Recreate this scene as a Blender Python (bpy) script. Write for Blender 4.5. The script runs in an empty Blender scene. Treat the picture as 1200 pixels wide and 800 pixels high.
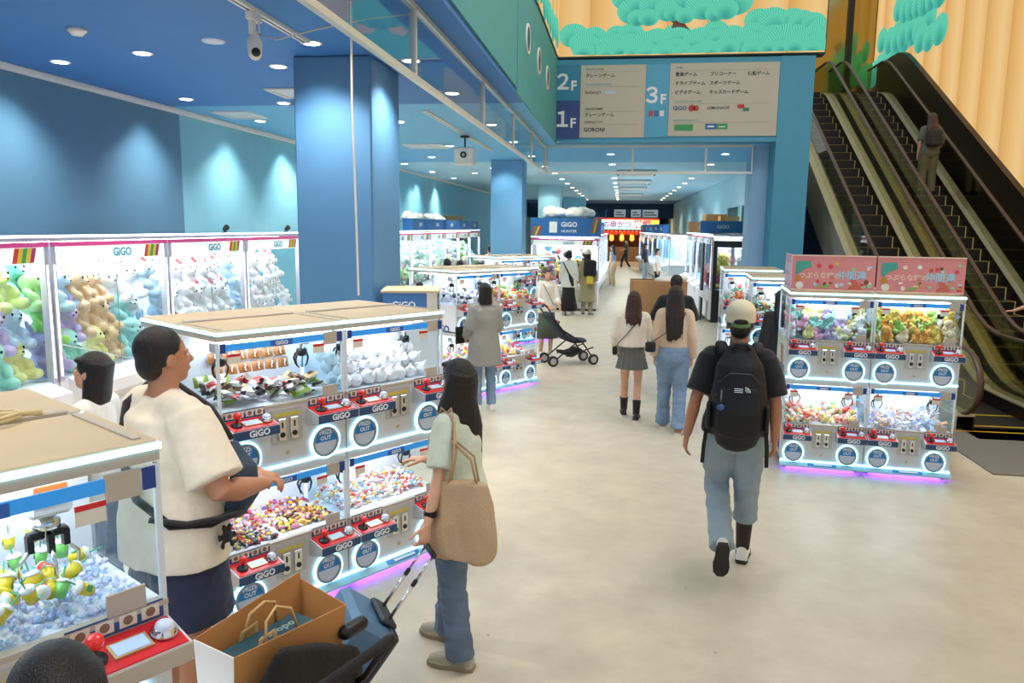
import bpy, math, random
import numpy as np
from mathutils import Matrix, Vector, noise
R = math.radians
rnd = random.Random(7)
SC = bpy.context.scene
COL = SC.collection

# ------------------------------------------------------------------ camera
PITCH, YAW, ROLL = R(8.502), R(7.969), 0.012
cam_d = bpy.data.cameras.new('camera'); cam_d.sensor_width = 36; cam_d.sensor_fit = 'HORIZONTAL'
cam_d.lens = 27.0; cam_d.clip_start = 0.05; cam_d.clip_end = 300
cam = bpy.data.objects.new('camera', cam_d); COL.objects.link(cam); SC.camera = cam
_f = Vector((-math.sin(YAW)*math.cos(PITCH), math.cos(YAW)*math.cos(PITCH), -math.sin(PITCH)))
_r = Vector((math.cos(YAW), math.sin(YAW), 0)); _u = _r.cross(_f)
_r2 = _r*math.cos(ROLL)+_u*math.sin(ROLL); _u2 = -_r*math.sin(ROLL)+_u*math.cos(ROLL)
_m = Matrix((_r2, _u2, -_f)).transposed().to_4x4(); _m.translation = (0, 0, 2.3)
cam.matrix_world = _m

# ------------------------------------------------------------------ view, world, large lights
SC.view_settings.view_transform = 'Standard'; SC.view_settings.look = 'None'
SC.view_settings.gamma = 1.0; SC.view_settings.use_curve_mapping = False
SC.view_settings.exposure = 0.1
SC.cycles.transparent_max_bounces = 40; SC.cycles.max_bounces = 8; SC.cycles.caustics_reflective = False; SC.cycles.caustics_refractive = False
w = bpy.data.worlds.new('hall_light'); SC.world = w; w.use_nodes = True
w.node_tree.nodes['Background'].inputs[0].default_value = (0.86, 0.93, 1.0, 1)
w.node_tree.nodes['Background'].inputs[1].default_value = 0.75

def area(name, loc, sx, sy, power, color=(1, 1, 1), rot=(0, 0, 0)):
    l = bpy.data.lights.new(name, 'AREA'); l.shape = 'RECTANGLE'; l.size = sx; l.size_y = sy
    l.energy = power; l.color = color
    o = bpy.data.objects.new(name, l); o.location = loc; o.rotation_euler = rot; COL.objects.link(o)
    return o
area('atrium_ceiling_lamp', (2.6, 6.5, 9.0), 3.2, 6.5, 360, (1.0, 0.97, 0.92))

def spot(loc, power, angle=115, color=(1, .93, .82), blend=.8, aim=None, r=.06):
    l = bpy.data.lights.new('downlight_beam', 'SPOT'); l.energy = power; l.spot_size = R(angle)
    l.spot_blend = blend; l.color = color; l.shadow_soft_size = r
    o = bpy.data.objects.new('downlight_beam', l); o.location = loc; COL.objects.link(o)
    if aim is not None:
        o.rotation_euler = (Vector(aim)-Vector(loc)).to_track_quat('-Z', 'Y').to_euler()
    return o

# ------------------------------------------------------------------ materials
def lin(h):
    h = h.lstrip('#'); c = [int(h[i:i+2], 16)/255 for i in (0, 2, 4)]
    return tuple(x/12.92 if x <= .04045 else ((x+.055)/1.055)**2.4 for x in c)
MT = {}
def M(name, hexc='#cccccc', rough=.5, metal=0., emit=0., ecol=None, noise_=None, bump=None, spec=.5, coat=0., sheen=0.):
    if name in MT: return MT[name]
    m = bpy.data.materials.new(name); m.use_nodes = True; MT[name] = m
    nt = m.node_tree; b = nt.nodes['Principled BSDF']; c = (*lin(hexc), 1)
    b.inputs['Base Color'].default_value = c; b.inputs['Roughness'].default_value = rough
    b.inputs['Metallic'].default_value = metal; b.inputs['Specular IOR Level'].default_value = spec
    if coat: b.inputs['Coat Weight'].default_value = coat; b.inputs['Coat Roughness'].default_value = .08
    if sheen: b.inputs['Sheen Weight'].default_value = sheen
    if emit:
        b.inputs['Emission Color'].default_value = (*lin(ecol or hexc), 1); b.inputs['Emission Strength'].default_value = emit
    m.diffuse_color = c
    if noise_ or bump:
        tc = nt.nodes.new('ShaderNodeTexCoord')
    if noise_:   # (scale, amount, stretch vector or None)
        sc, am = noise_[:2]; st = noise_[2] if len(noise_) > 2 else (1, 1, 1)
        mp = nt.nodes.new('ShaderNodeMapping'); mp.inputs['Scale'].default_value = st
        n = nt.nodes.new('ShaderNodeTexNoise'); n.inputs['Scale'].default_value = sc; n.inputs['Detail'].default_value = 5
        mr = nt.nodes.new('ShaderNodeMapRange'); mr.inputs[1].default_value = .3; mr.inputs[2].default_value = .7
        mr.inputs[3].default_value = 1-am; mr.inputs[4].default_value = 1+am
        mx = nt.nodes.new('ShaderNodeVectorMath'); mx.operation = 'SCALE'; mx.inputs[0].default_value = c[:3]
        nt.links.new(tc.outputs['Object'], mp.inputs[0]); nt.links.new(mp.outputs[0], n.inputs['Vector'])
        nt.links.new(n.outputs[0], mr.inputs[0]); nt.links.new(mr.outputs[0], mx.inputs['Scale'])
        nt.links.new(mx.outputs[0], b.inputs['Base Color'])
    if bump:     # (scale, strength, stretch)
        st = bump[2] if len(bump) > 2 else (1, 1, 1)
        mp = nt.nodes.new('ShaderNodeMapping'); mp.inputs['Scale'].default_value = st
        n = nt.nodes.new('ShaderNodeTexNoise'); n.inputs['Scale'].default_value = bump[0]; n.inputs['Detail'].default_value = 4
        bp = nt.nodes.new('ShaderNodeBump'); bp.inputs['Strength'].default_value = bump[1]; bp.inputs['Distance'].default_value = .02
        nt.links.new(tc.outputs['Object'], mp.inputs[0]); nt.links.new(mp.outputs[0], n.inputs['Vector'])
        nt.links.new(n.outputs[0], bp.inputs['Height']); nt.links.new(bp.outputs[0], b.inputs['Normal'])
    return m
def GLASS(name, tint='#ffffff', refl=.10, rough=.01, k=1.):
    if name in MT: return MT[name]
    m = bpy.data.materials.new(name); m.use_nodes = True; MT[name] = m; nt = m.node_tree; nt.nodes.clear()
    out = nt.nodes.new('ShaderNodeOutputMaterial'); mx = nt.nodes.new('ShaderNodeMixShader')
    t = nt.nodes.new('ShaderNodeBsdfTransparent'); t.inputs[0].default_value = (*lin(tint), 1)
    g = nt.nodes.new('ShaderNodeBsdfGlossy'); g.inputs['Roughness'].default_value = rough
    lw = nt.nodes.new('ShaderNodeLayerWeight'); lw.inputs[0].default_value = refl
    ml = nt.nodes.new('ShaderNodeMath'); ml.operation = 'MULTIPLY'; ml.inputs[1].default_value = k; nt.links.new(lw.outputs['Fresnel'], ml.inputs[0]); nt.links.new(ml.outputs[0], mx.inputs[0]); nt.links.new(t.outputs[0], mx.inputs[1])
    nt.links.new(g.outputs[0], mx.inputs[2]); nt.links.new(mx.outputs[0], out.inputs[0])
    return m

# ------------------------------------------------------------------ mesh builder
class G:
    def __init__(s): s.v = []; s.f = []; s.mi = []; s.M = None; s.uv = None
    def add(s, vs, fs, mi=0):
        o = len(s.v)
        s.v.extend([tuple(s.M @ Vector(p)) for p in vs] if s.M else [tuple(p) for p in vs])
        s.f.extend([tuple(i+o for i in f) for f in fs]); s.mi.extend([mi]*len(fs)); return s
    def box(s, x0, x1, y0, y1, z0, z1, mi=0, b=0.):
        if b <= 0:
            return s.add([(x0,y0,z0),(x1,y0,z0),(x1,y1,z0),(x0,y1,z0),(x0,y0,z1),(x1,y0,z1),(x1,y1,z1),(x0,y1,z1)],
                         [(0,3,2,1),(4,5,6,7),(0,1,5,4),(1,2,6,5),(2,3,7,6),(3,0,4,7)], mi)
        L = ((x0,x1),(y0,y1),(z0,z1)); V = []; ix = {}
        for cx in (0,1):
            for cy in (0,1):
                for cz in (0,1):
                    c = (cx,cy,cz)
                    for a in range(3):   # vertex lying on the face normal to axis a
                        p = [L[k][c[k]]+(b if c[k] == 0 else -b) for k in range(3)]; p[a] = L[a][c[a]]
                        ix[c+(a,)] = len(V); V.append(tuple(p))
        F = []
        for a in range(3):
            u, w_ = (a+1)%3, (a+2)%3
            for sgn in (0,1):
                q = []
                for (i,j) in ((0,0),(1,0),(1,1),(0,1)):
                    c = [0,0,0]; c[a] = sgn; c[u] = i; c[w_] = j; q.append(ix[tuple(c)+(a,)])
                F.append(tuple(q) if sgn else tuple(reversed(q)))
            for i in (0,1):          # edges along axis a
                for j in (0,1):
                    c0 = [0,0,0]; c1 = [0,0,0]; c0[u] = c1[u] = i; c0[w_] = c1[w_] = j; c1[a] = 1
                    q = (ix[tuple(c0)+(u,)], ix[tuple(c1)+(u,)], ix[tuple(c1)+(w_,)], ix[tuple(c0)+(w_,)])
                    F.append(q if (i+j) % 2 == 1 else tuple(reversed(q)))
        for c in [(i,j,k) for i in (0,1) for j in (0,1) for k in (0,1)]:
            t = (ix[c+(0,)], ix[c+(1,)], ix[c+(2,)]); F.append(t if sum(c) % 2 == 1 else t[::-1])
        return s.add(V, F, mi)
    def prism(s, poly, axis, a, b, mi=0):
        n = len(poly)
        def P(p, t): return {'x': (t,p[0],p[1]), 'y': (p[0],t,p[1]), 'z': (p[0],p[1],t)}[axis]
        V = [P(p,a) for p in poly]+[P(p,b) for p in poly]
        F = [tuple(range(n))[::-1], tuple(range(n,2*n))]+[(i,(i+1)%n,(i+1)%n+n,i+n) for i in range(n)]
        ar = sum(poly[i][0]*poly[(i+1)%n][1]-poly[(i+1)%n][0]*poly[i][1] for i in range(n))
        flip = (ar < 0) ^ (axis == 'y') ^ (b < a)
        return s.add(V, [f[::-1] for f in F] if flip else F, mi)
    def tube(s, pts, r, seg=8, mi=0, cap=True, up=None, dome=False):
        P = [Vector(p) for p in pts]; n = len(P)
        rr = [(x, x) if not isinstance(x, (tuple, list)) else x for x in (r if isinstance(r, (list,)) else [r]*n)]
        T = [(P[min(i+1,n-1)]-P[max(i-1,0)]).normalized() for i in range(n)]
        u = Vector(up) if up else (Vector((0,0,1)) if abs(T[0].z) < .9 else Vector((0,1,0)))
        if dome:
            A, B = [], []
            for k in (80, 55, 28):
                c, sn = math.cos(R(k)), math.sin(R(k)); A.append((P[0]-T[0]*sn*min(rr[0]), (rr[0][0]*c, rr[0][1]*c), T[0]))
                B.insert(0, (P[-1]+T[-1]*sn*min(rr[-1]), (rr[-1][0]*c, rr[-1][1]*c), T[-1]))
            P = [a[0] for a in A]+P+[b_[0] for b_ in B]; rr = [a[1] for a in A]+rr+[b_[1] for b_ in B]
            T = [a[2] for a in A]+T+[b_[2] for b_ in B]; n = len(P)
        V = []
        for i in range(n):
            a = u-T[i]*u.dot(T[i])
            a = a.normalized() if a.length > 1e-4 else T[i].orthogonal().normalized()
            c = T[i].cross(a); u = a if not up else u
            for k in range(seg):
                t = 2*math.pi*k/seg; V.append(P[i]+c*math.cos(t)*rr[i][0]+a*math.sin(t)*rr[i][1])
        F = [(i*seg+k, i*seg+(k+1)%seg, (i+1)*seg+(k+1)%seg, (i+1)*seg+k) for i in range(n-1) for k in range(seg)]
        if cap: F += [tuple(range(seg))[::-1], tuple(range((n-1)*seg, n*seg))]
        return s.add(V, F, mi)
    def lathe(s, prof, seg=16, mi=0, cap=True):
        V = [(r_*math.cos(2*math.pi*k/seg), r_*math.sin(2*math.pi*k/seg), z) for r_, z in prof for k in range(seg)]
        n = len(prof)
        F = [(i*seg+k, i*seg+(k+1)%seg, (i+1)*seg+(k+1)%seg, (i+1)*seg+k) for i in range(n-1) for k in range(seg)]
        if cap: F += [tuple(range(seg))[::-1], tuple(range((n-1)*seg, n*seg))]
        return s.add(V, F, mi)
    def ell(s, c, r, seg=12, rings=8, mi=0, rot=None):
        old = s.M; m = Matrix.Translation(c) @ (rot.to_4x4() if rot else Matrix.Identity(4)) @ Matrix.Diagonal((*r, 1))
        s.M = (old @ m) if old else m
        s.lathe([(math.cos(R(a)), math.sin(R(a))) for a in [-88+176*i/(rings) for i in range(rings+1)]], seg, mi)
        s.M = old; return s
    def ring(s, c, r0, r1, d, seg=28, mi=0):    # flat ring in the xz plane, facing -y, from y=c.y-d to c.y
        V = []
        for k in range(seg):
            a = 2*math.pi*k/seg; co, si = math.cos(a), math.sin(a)
            V += [(c[0]+r0*co,c[1]-d,c[2]+r0*si),(c[0]+r1*co,c[1]-d,c[2]+r1*si),(c[0]+r1*co,c[1],c[2]+r1*si),(c[0]+r0*co,c[1],c[2]+r0*si)]
        F = []
        for k in range(seg):
            a, b = 4*k, 4*((k+1)%seg)
            for j in range(4): F.append((a+j, a+(j+1)%4, b+(j+1)%4, b+j))
        return s.add(V, F, mi)
    def disc(s, c, r, d, seg=24, mi=0, a0=0, a1=360):
        full = a1-a0 >= 360; m = seg if full else seg+1
        p = [(c[0]+r*math.cos(R(a0+(a1-a0)*k/seg)), c[2]+r*math.sin(R(a0+(a1-a0)*k/seg))) for k in range(m)]
        return s.prism(p, 'y', c[1]-d, c[1], mi)
    def mesh(s, name, mats, smooth=False):
        me = bpy.data.meshes.new(name); me.from_pydata(s.v, [], s.f)
        for m in (mats if isinstance(mats, (list, tuple)) else [mats]): me.materials.append(m)
        if max(s.mi, default=0): me.polygons.foreach_set('material_index', s.mi)
        if smooth: me.polygons.foreach_set('use_smooth', [True]*len(s.f))
        me.update(); return me

def obj(name, g, mats=None, parent=None, smooth=False, loc=None, rz=0., rot=None, scale=None, label=None, kind=None):
    me = g.mesh(name, mats, smooth) if isinstance(g, G) else g
    o = bpy.data.objects.new(name, me); COL.objects.link(o)
    if parent is not None: o.parent = parent
    if loc is not None: o.location = loc
    if rot is not None: o.rotation_euler = rot
    elif rz: o.rotation_euler = (0, 0, rz)
    if scale is not None: o.scale = scale if isinstance(scale, (tuple, list)) else (scale,)*3
    if label: o['label'] = label
    if kind: o['kind'] = kind
    return o
def tag(o, label, cat, group=None, kind=None):
    o['label'] = label; o['category'] = cat
    if group: o['group'] = group
    if kind: o['kind'] = kind
    return o
def thing(name, label, cat, loc=(0,0,0), rz=0., group=None, scale=None):
    o = bpy.data.objects.new(name, None); COL.objects.link(o); o.empty_display_size = .1
    o.location = loc; o.rotation_euler = (0, 0, rz)
    if scale is not None: o.scale = scale if isinstance(scale, (tuple, list)) else (scale,)*3
    return tag(o, label, cat, group)
def copy_tree(o, parent=None):
    c = o.copy(); COL.objects.link(c); c.parent = parent
    for ch in list(o.children): copy_tree(ch, c)
    return c
def dup(o, label, loc, rz=0., group=None, scale=None):
    c = copy_tree(o); c['label'] = label; c.location = loc; c.rotation_euler = (0, 0, rz)
    if group: c['group'] = group
    if scale is not None: c.scale = scale if isinstance(scale, (tuple, list)) else (scale,)*3
    return c
def struct(name, g, mats, **k):
    o = obj(name, g, mats, **k); o['kind'] = 'structure'; return o
TSC = bpy.data.scenes.new('work')     # scratch scene for evaluating modifiers and text, removed at the end
def bake(o):
    TSC.collection.objects.link(o); vl = TSC.view_layers[0]; vl.update(); dg = vl.depsgraph
    me = bpy.data.meshes.new_from_object(o.evaluated_get(dg)); bpy.data.objects.remove(o); return me
TXT = {}
def text_mesh(body, size, mat, bold=.0, ext=.0015, align='CENTER'):
    k = (body, size, mat.name, bold, ext, align)
    if k in TXT: return TXT[k]
    c = bpy.data.curves.new('lettering', 'FONT'); c.body = body; c.size = size; c.extrude = ext; c.offset = bold*size
    c.align_x = align; c.align_y = 'CENTER'; c.resolution_u = 2; c.fill_mode = 'FRONT' if ext == 0 else 'BOTH'
    o = bpy.data.objects.new('lettering', c); me = bake(o); bpy.data.curves.remove(c)
    me.transform(Matrix.Rotation(R(90), 4, 'X')); me.materials.clear(); me.materials.append(mat); me.name = 'lettering'
    TXT[k] = me; return me
def text(body, size, mat, parent, loc, bold=0., ext=.0015, align='CENTER', rz=0., rot=None, name='lettering', sx=1.):
    return obj(name, text_mesh(body, size, mat, bold, ext, align), parent=parent, loc=loc, rz=rz, rot=rot, scale=(sx, 1, 1) if sx != 1 else None)
# ================================================================== the setting
ZC = 3.9
def wallmat(name, hexc): return M(name, hexc, rough=.65, noise_=(3, .025))
BLUE = wallmat('deep_blue_paint', '#55809f'); BLUE2 = wallmat('light_blue_paint', '#84c2d8'); BLUE3 = wallmat('cyan_blue_paint', '#b6dfe8')
TEAL = wallmat('teal_paint', '#4a999d'); SIGNB = wallmat('sign_wall_blue', '#4593b5')
WHITE = M('white_paint', '#e9e7e2', .45); WOFF = M('warm_white_plastic', '#d9d3c8', .4); BLACK = M('black_plastic', '#121214', .4)
STEEL = M('brushed_steel', '#b9b2a0', .28, 1.0, bump=(60, .05, (1, .02, 1))); CHROME = M('chrome', '#dcdcdc', .12, 1.0)
DARK = M('dark_maroon_cladding', '#170b0c', .4)
# floor: pale troweled concrete with faint stains and small dark specks
fm = M('pale_concrete', '#d9d0c2', .38); nt = fm.node_tree; b = nt.nodes['Principled BSDF']
tc = nt.nodes.new('ShaderNodeTexCoord')
n1 = nt.nodes.new('ShaderNodeTexNoise'); n1.inputs['Scale'].default_value = 2.6; n1.inputs['Detail'].default_value = 8; n1.inputs['Roughness'].default_value = .65
n2 = nt.nodes.new('ShaderNodeTexVoronoi'); n2.inputs['Scale'].default_value = 2.3
n3 = nt.nodes.new('ShaderNodeTexNoise'); n3.inputs['Scale'].default_value = 9; n3.inputs['Detail'].default_value = 6
cr = nt.nodes.new('ShaderNodeValToRGB'); cr.color_ramp.elements[0].position = .32; cr.color_ramp.elements[0].color = (*lin('#b8ac98'), 1)
cr.color_ramp.elements[1].position = .66; cr.color_ramp.elements[1].color = (*lin('#c8bea9'), 1)
mul = nt.nodes.new('ShaderNodeMixRGB'); mul.blend_type = 'MULTIPLY'; mul.inputs[0].default_value = 1
sp = nt.nodes.new('ShaderNodeMapRange'); sp.inputs[1].default_value = .015; sp.inputs[2].default_value = .03; sp.inputs[3].default_value = .55; sp.inputs[4].default_value = 1
rg = nt.nodes.new('ShaderNodeMapRange'); rg.inputs[3].default_value = .26; rg.inputs[4].default_value = .5
for a_, b_ in ((tc.outputs['Object'], n1.inputs['Vector']), (tc.outputs['Object'], n2.inputs['Vector']), (tc.outputs['Object'], n3.inputs['Vector']),
               (n1.outputs[0], cr.inputs[0]), (cr.outputs[0], mul.inputs[1]), (n2.outputs['Distance'], sp.inputs[0]), (sp.outputs[0], mul.inputs[2]),
               (mul.outputs[0], b.inputs['Base Color']), (n3.outputs[0], rg.inputs[0]), (rg.outputs[0], b.inputs['Roughness'])):
    nt.links.new(a_, b_)
struct('floor', G().box(-6.5, 13, -5, 66, -.1, 0), fm)
# left wall in painted zones, ceiling in painted zones
wl = struct('wall_left', G().box(-6.6, -6.35, -5, 10.6, 0, ZC), BLUE)
struct('wall_left_back', G().box(-6.6, -6.35, 10.6, 66, 0, ZC), BLUE2)
struct('ceiling', G().box(-6.6, -1.33, -5, 10.3, ZC, ZC+.25), wallmat('ceiling_blue', '#3b79bd'))
struct('ceiling_middle', G().box(-6.6, -1.33, 10.3, 15.4, ZC, ZC+.25).box(-6.6, 3.4, 15.4, 19.5, ZC, ZC+.25), wallmat('ceiling_mid_blue', '#70b6e2'))
struct('ceiling_back', G().box(-6.6, 3.4, 19.5, 46, ZC, ZC+.25), wallmat('ceiling_light_blue', '#b2dcec'))
struct('ceiling_end', G().box(-6.6, 3.4, 46, 66, ZC-.02, ZC+.25), wallmat('ceiling_end_blue', '#3a78b0'))
struct('trim_1', G().box(-6.35, -6.27, -5, 40, ZC-.07, ZC, b=.01), WHITE)
# atrium fascia on the left with round wells, sign wall across, pillars
fa = struct('wall_atrium_left', G().box(-1.329, -1.31, -5, 9.5, ZC+.06, 9).box(-1.329, -1.30, 9.5, 15.0, ZC-.01, 9), TEAL)
for y in (10.4, 11.75, 13.05):
    g = G(); g.M = Matrix.Translation((-1.30, y, 4.72)) @ Matrix.Rotation(R(90), 4, 'Z')
    g.ring((0, 0, 0), .155, .19, .02, 28, 0); g.disc((0, 0, 0), .16, .016, 28, 1)
    obj('nozzle_ring', g, [WHITE, BLACK], fa)
struct('wall_sign', G().box(-1.3, 3.3, 15.0, 15.35, ZC, 5.4), SIGNB)
struct('pillar', G().box(2.74, 3.34, 14.98, 15.6, 0, 5.4), SIGNB)
struct('pillar_inner', G().box(2.45, 3.1, 15.62, 16.4, 0, ZC), wallmat('pillar_light_blue', '#8db3d6'))
struct('wall_right', G().box(3.3, 3.5, 16.4, 66, 0, ZC), BLUE3)
struct('wall_end', G().box(-6.6, 8, 62, 62.3, 0, ZC), wallmat('end_wall_blue', '#27567c'))
struct('soffit', G().box(-6.3, 3.3, 52, 52.4, 2.95, ZC), wallmat('soffit_navy', '#1d4767'))
GW = M('window_teal_glass', '#3f7d7c', .15)
for i, (y0, y1) in enumerate(((20.4, 22.3), (22.9, 25.2))):
    wo = struct('window_%d' % (i+1), G().box(3.285, 3.3, y0, y1, 2.15, 2.95), GW)
    obj('window_frame', G().box(3.26, 3.29, y0-.06, y0, 2.1, 3.0).box(3.26, 3.29, y1, y1+.06, 2.1, 3.0).box(3.26, 3.29, y0, y1, 2.1, 2.15).box(3.26, 3.29, y0, y1, 2.95, 3.0), BLUE3, wo)
# columns
COLS = [(-3.2, -2.42, 7.35, 8.3, wallmat('column_deep_blue', '#4f80ac')), (-3.2, -2.42, 18.8, 19.6, wallmat('column_mid_blue', '#6fa6cf')), (-3.27, -2.4, 30.2, 31.1, BLUE3), (-3.2, -2.0, 42, 43, BLUE2)]
for i, (x0, x1, y0, y1, m) in enumerate(COLS):
    struct('column_%d' % (i+1), G().box(x0, x1, y0, y1, 0, ZC, b=.015), m)
# glass smoke barrier hanging from the ceiling edge
BG = GLASS('barrier_glass', '#eef6fb', .14, k=.4); FRM = M('cream_metal_frame', '#d9d6cc', .35, .3)
def barrier(name, label, p0, p1, posts, z0=3.36):
    t = thing(name, label, 'smoke barrier', (0, 0, 0))
    p0 = Vector(p0); p1 = Vector(p1); d = (p1-p0); L = d.length; u = d/L; n = Vector((-u.y, u.x))
    def slab(a, b_, w_, za, zb):
        A = p0+u*a; B = p0+u*b_
        return G().prism([tuple(A-n*w_), tuple(B-n*w_), tuple(B+n*w_), tuple(A+n*w_)], 'z', za, zb)
    obj('bottom_rail', slab(0, L, .022, z0, z0+.04), FRM, t); obj('top_rail', slab(0, L, .022, ZC-.04, ZC), FRM, t)
    e = [0]+posts+[L]
    for q in e: obj('post', slab(max(q-.02, 0), min(q+.02, L), .02, z0+.04, ZC-.04), FRM, t)
    for a, b_ in zip(e[:-1], e[1:]): obj('glass_pane', slab(a+.02, b_-.02, .006, z0+.04, ZC-.04), BG, t)
barrier('smoke_barrier', 'long glass smoke barrier hanging from the ceiling beside the teal fascia', (-1.56, 1.0), (-1.56, 15.55), [2.0, 4.75, 7.6, 10.0, 12.2])
barrier('smoke_barrier', 'glass smoke barrier hanging under the floor directory sign', (-1.54, 15.6), (2.44, 15.6), [1.7, 3.1])

# ------------------------------------------------------------------ ceiling fittings
LAMP = M('downlight_glow', '#fff3e0', emit=14, ecol='#ffe9c8'); OFFL = M('downlight_off', '#cfd8e2', .5)
g = G(); g.lathe([(.075, -.004), (.095, -.006), (.1, 0)], 20, 0); gd_ring = g.mesh('trim_ring', WHITE, True)
g = G(); g.lathe([(.001, -.008), (.072, -.008), (.075, -.003)], 20, 0); gd_glow = g.mesh('lamp_face', LAMP)
def downlight(x, y, where, power=140, on=True, ang=120, aim=None):
    t = thing('downlight', 'small round recessed downlight '+where, 'downlight', (x, y, ZC-.001), 0, 'downlights in the blue ceiling')
    obj('trim_ring', gd_ring, parent=t); o = obj('lamp_face', gd_glow, parent=t)
    if on: spot((x, y, ZC-.03), power, ang, aim=aim)
W1 = 'in the deep blue ceiling on the left'
for x, y in ((-5.7, 4.9), (-5.7, 7.4), (-4.6, 7.1), (-5.7, 9.7), (-4.54, 10.1), (-3.55, 7.8), (-2.8, 6.85), (-4.4, 4.4), (-3.3, 4.0), (-4.4, 1.6), (-2.9, .9)):
    downlight(x, y, W1, 150 if y > 2 else 100)  # last two, out of view, are added to brighten the near left
W2 = 'in the row behind the long glass barrier'
for y in (.6, 2.6, 5.2, 7.65, 9.5, 12.4, 14.9, 17.9, 20.9): downlight(-2.1, y, W2, 75 if y < 6 else 150)  # nearest two are unseen extras added to light the near crane and shirt
W3 = 'in the light blue ceiling between the first two columns'
for x, y in ((-5.7, 11.8), (-3.5, 12.0), (-5.7, 14.3), (-3.5, 15.6), (-4.5, 13.4), (-4.5, 18.1), (-5.7, 17), (-5.7, 20), (-5.7, 23), (-5.7, 26), (-3.6, 21.5), (-4.5, 23.5)):
    downlight(x, y, W3, 150)
for x, nm in ((-2.05, 'left'), (-.3, 'middle'), (2.15, 'right')):
    for k in range(11):
        y = (23.5 if x == -2.05 else 17.4)+k*2.75
        downlight(x, y, 'in the %s of three rows running down the far corridor' % nm, 160, on=(k % 2 == 0), ang=130)

# beams washing the columns
for loc, aim in (((-2.92, 6.85, 3.86), (-2.87, 7.35, 2.4)), ((-1.98, 7.85, 3.86), (-2.42, 7.85, 2.3)), ((-2.85, 18.2, 3.86), (-2.81, 18.8, 2.3)), ((-2.85, 29.5, 3.86), (-2.83, 30.2, 2.3))):
    spot(loc, 40, 98, aim=aim, color=(.85, 1, .98))
for y in (5.0, 7.4, 9.7, 11.9, 14, 16.4, 18.8, 21.2, 23.6, 26):
    spot((-5.85, y, 3.86), 40 if y < 12 else 85, 92, aim=(-6.35, y, 2.2), color=(.85, 1, .97))
# other ceiling fittings
g = G().lathe([(.001, -.05), (.045, -.05), (.06, -.03), (.075, -.02), (.08, 0)], 20)
tag(obj('smoke_detector', g, WHITE, smooth=True, loc=(-4.6, 6.2, ZC)), 'white domed smoke detector on the deep blue ceiling', 'smoke detector')
g = G().lathe([(.001, -.012), (.09, -.012), (.1, 0)], 24)
tag(obj('speaker_grille', g, OFFL, loc=(-3.65, 6.7, ZC)), 'flat unlit round ceiling speaker near the camera mount', 'ceiling speaker')
for (x0, x1, y0, y1, wh) in ((-5.95, -5.4, 10.75, 11.45, 'beside the left wall'), (-4.3, -3.75, 9.0, 9.65, 'left of the first column'), (-4.4, -3.6, 15.2, 16.0, 'in front of the second column')):
    t = thing('air_diffuser', 'square white ceiling air panel '+wh, 'air vent', ((x0+x1)/2, (y0+y1)/2, ZC)); hx, hy = (x1-x0)/2, (y1-y0)/2
    obj('frame', G().box(-hx, hx, -hy, -hy+.05, -.02, 0).box(-hx, hx, hy-.05, hy, -.02, 0).box(-hx, -hx+.05, -hy+.05, hy-.05, -.02, 0).box(hx-.05, hx, -hy+.05, hy-.05, -.02, 0), WHITE, t)
    obj('panel', G().box(-hx+.055, hx-.055, -hy+.055, hy-.055, -.012, 0), OFFL, t)
for k, y in enumerate((22.4, 26.8, 31.5, 37)):
    t = thing('air_conditioner', '%s of four ceiling air conditioners down the corridor' % ('nearest', 'second nearest', 'third', 'farthest')[k], 'air conditioner', (.35, y, ZC), 0, 'corridor air conditioners')
    obj('body', G().box(-.58, .58, -.48, .48, -.12, 0, b=.05), WHITE, t); obj('grille', G().box(-.42, .42, -.3, .3, -.13, -.121), M('ac_grille', '#b8bdb8', .5), t)
    for sx in (-1, 1): obj('louvre', G().box(sx*.5-.03, sx*.5+.03, -.35, .35, -.126, -.121), M('ac_slot', '#4c5154', .5), t)
for (x, y0, y1, nm) in ((-2.8, 4.6, 6.75, 'white lighting track with a camera on the deep blue ceiling'), (-2.78, 10.8, 16.3, 'long lighting track between the first two columns')):
    t = thing('lighting_track', nm, 'track', (x, (y0+y1)/2, ZC)); h = (y1-y0)/2
    obj('rail', G().box(-.035, .035, -h, h, -.03, 0), WHITE, t); obj('slot', G().box(-.008, .008, -h+.05, h-.05, -.033, -.0305), BLACK, t)
t = thing('security_camera', 'white dome camera on a clamp bracket under the lighting track', 'camera', (-2.8, 5.75, ZC-.033))
obj('bracket', G().box(-.03, .03, -.08, .08, -.06, 0, b=.006).box(-.02, .02, -.05, -.01, -.16, -.06).tube([(.03, .02, -.06), (.03, .02, -.14)], .008), WHITE, t)
bo = obj('housing', G().tube([(0, 0, -.16), (0, 0, -.2), (0, 0, -.29)], [.035, .055, .052], 16, dome=True), WHITE, t, smooth=True)
obj('lens', G().ell((.025, -.035, -.29), (.034, .034, .034), 12, 8), BLACK, bo, smooth=True)
tag(obj('camera_cable', G().tube([(-2.78, 5.75, 3.72), (-2.6, 5.7, 3.66), (-2.3, 5.75, 3.74), (-1.9, 5.8, 3.82), (-1.6, 5.9, 3.87)], .006, 6), M('cable_grey', '#c9bfb8', .5), smooth=True),
    'thin pale cable from the dome camera to the glass barrier', 'cable')
t = thing('projector', 'small white projector hanging from the long lighting track', 'projector', (-2.78, 13.6, ZC-.04))
obj('mount', G().tube([(0, 0, 0), (0, 0, -.2)], .015, 8).box(-.07, .07, -.07, .07, -.03, 0), BLACK, t)
obj('body', G().box(-.17, .17, -.13, .13, -.5, -.2, b=.02), WHITE, t); obj('lens', G().ring((.0, -.13, -.33), .03, .055, .02, 20), BLACK, t)
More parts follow.
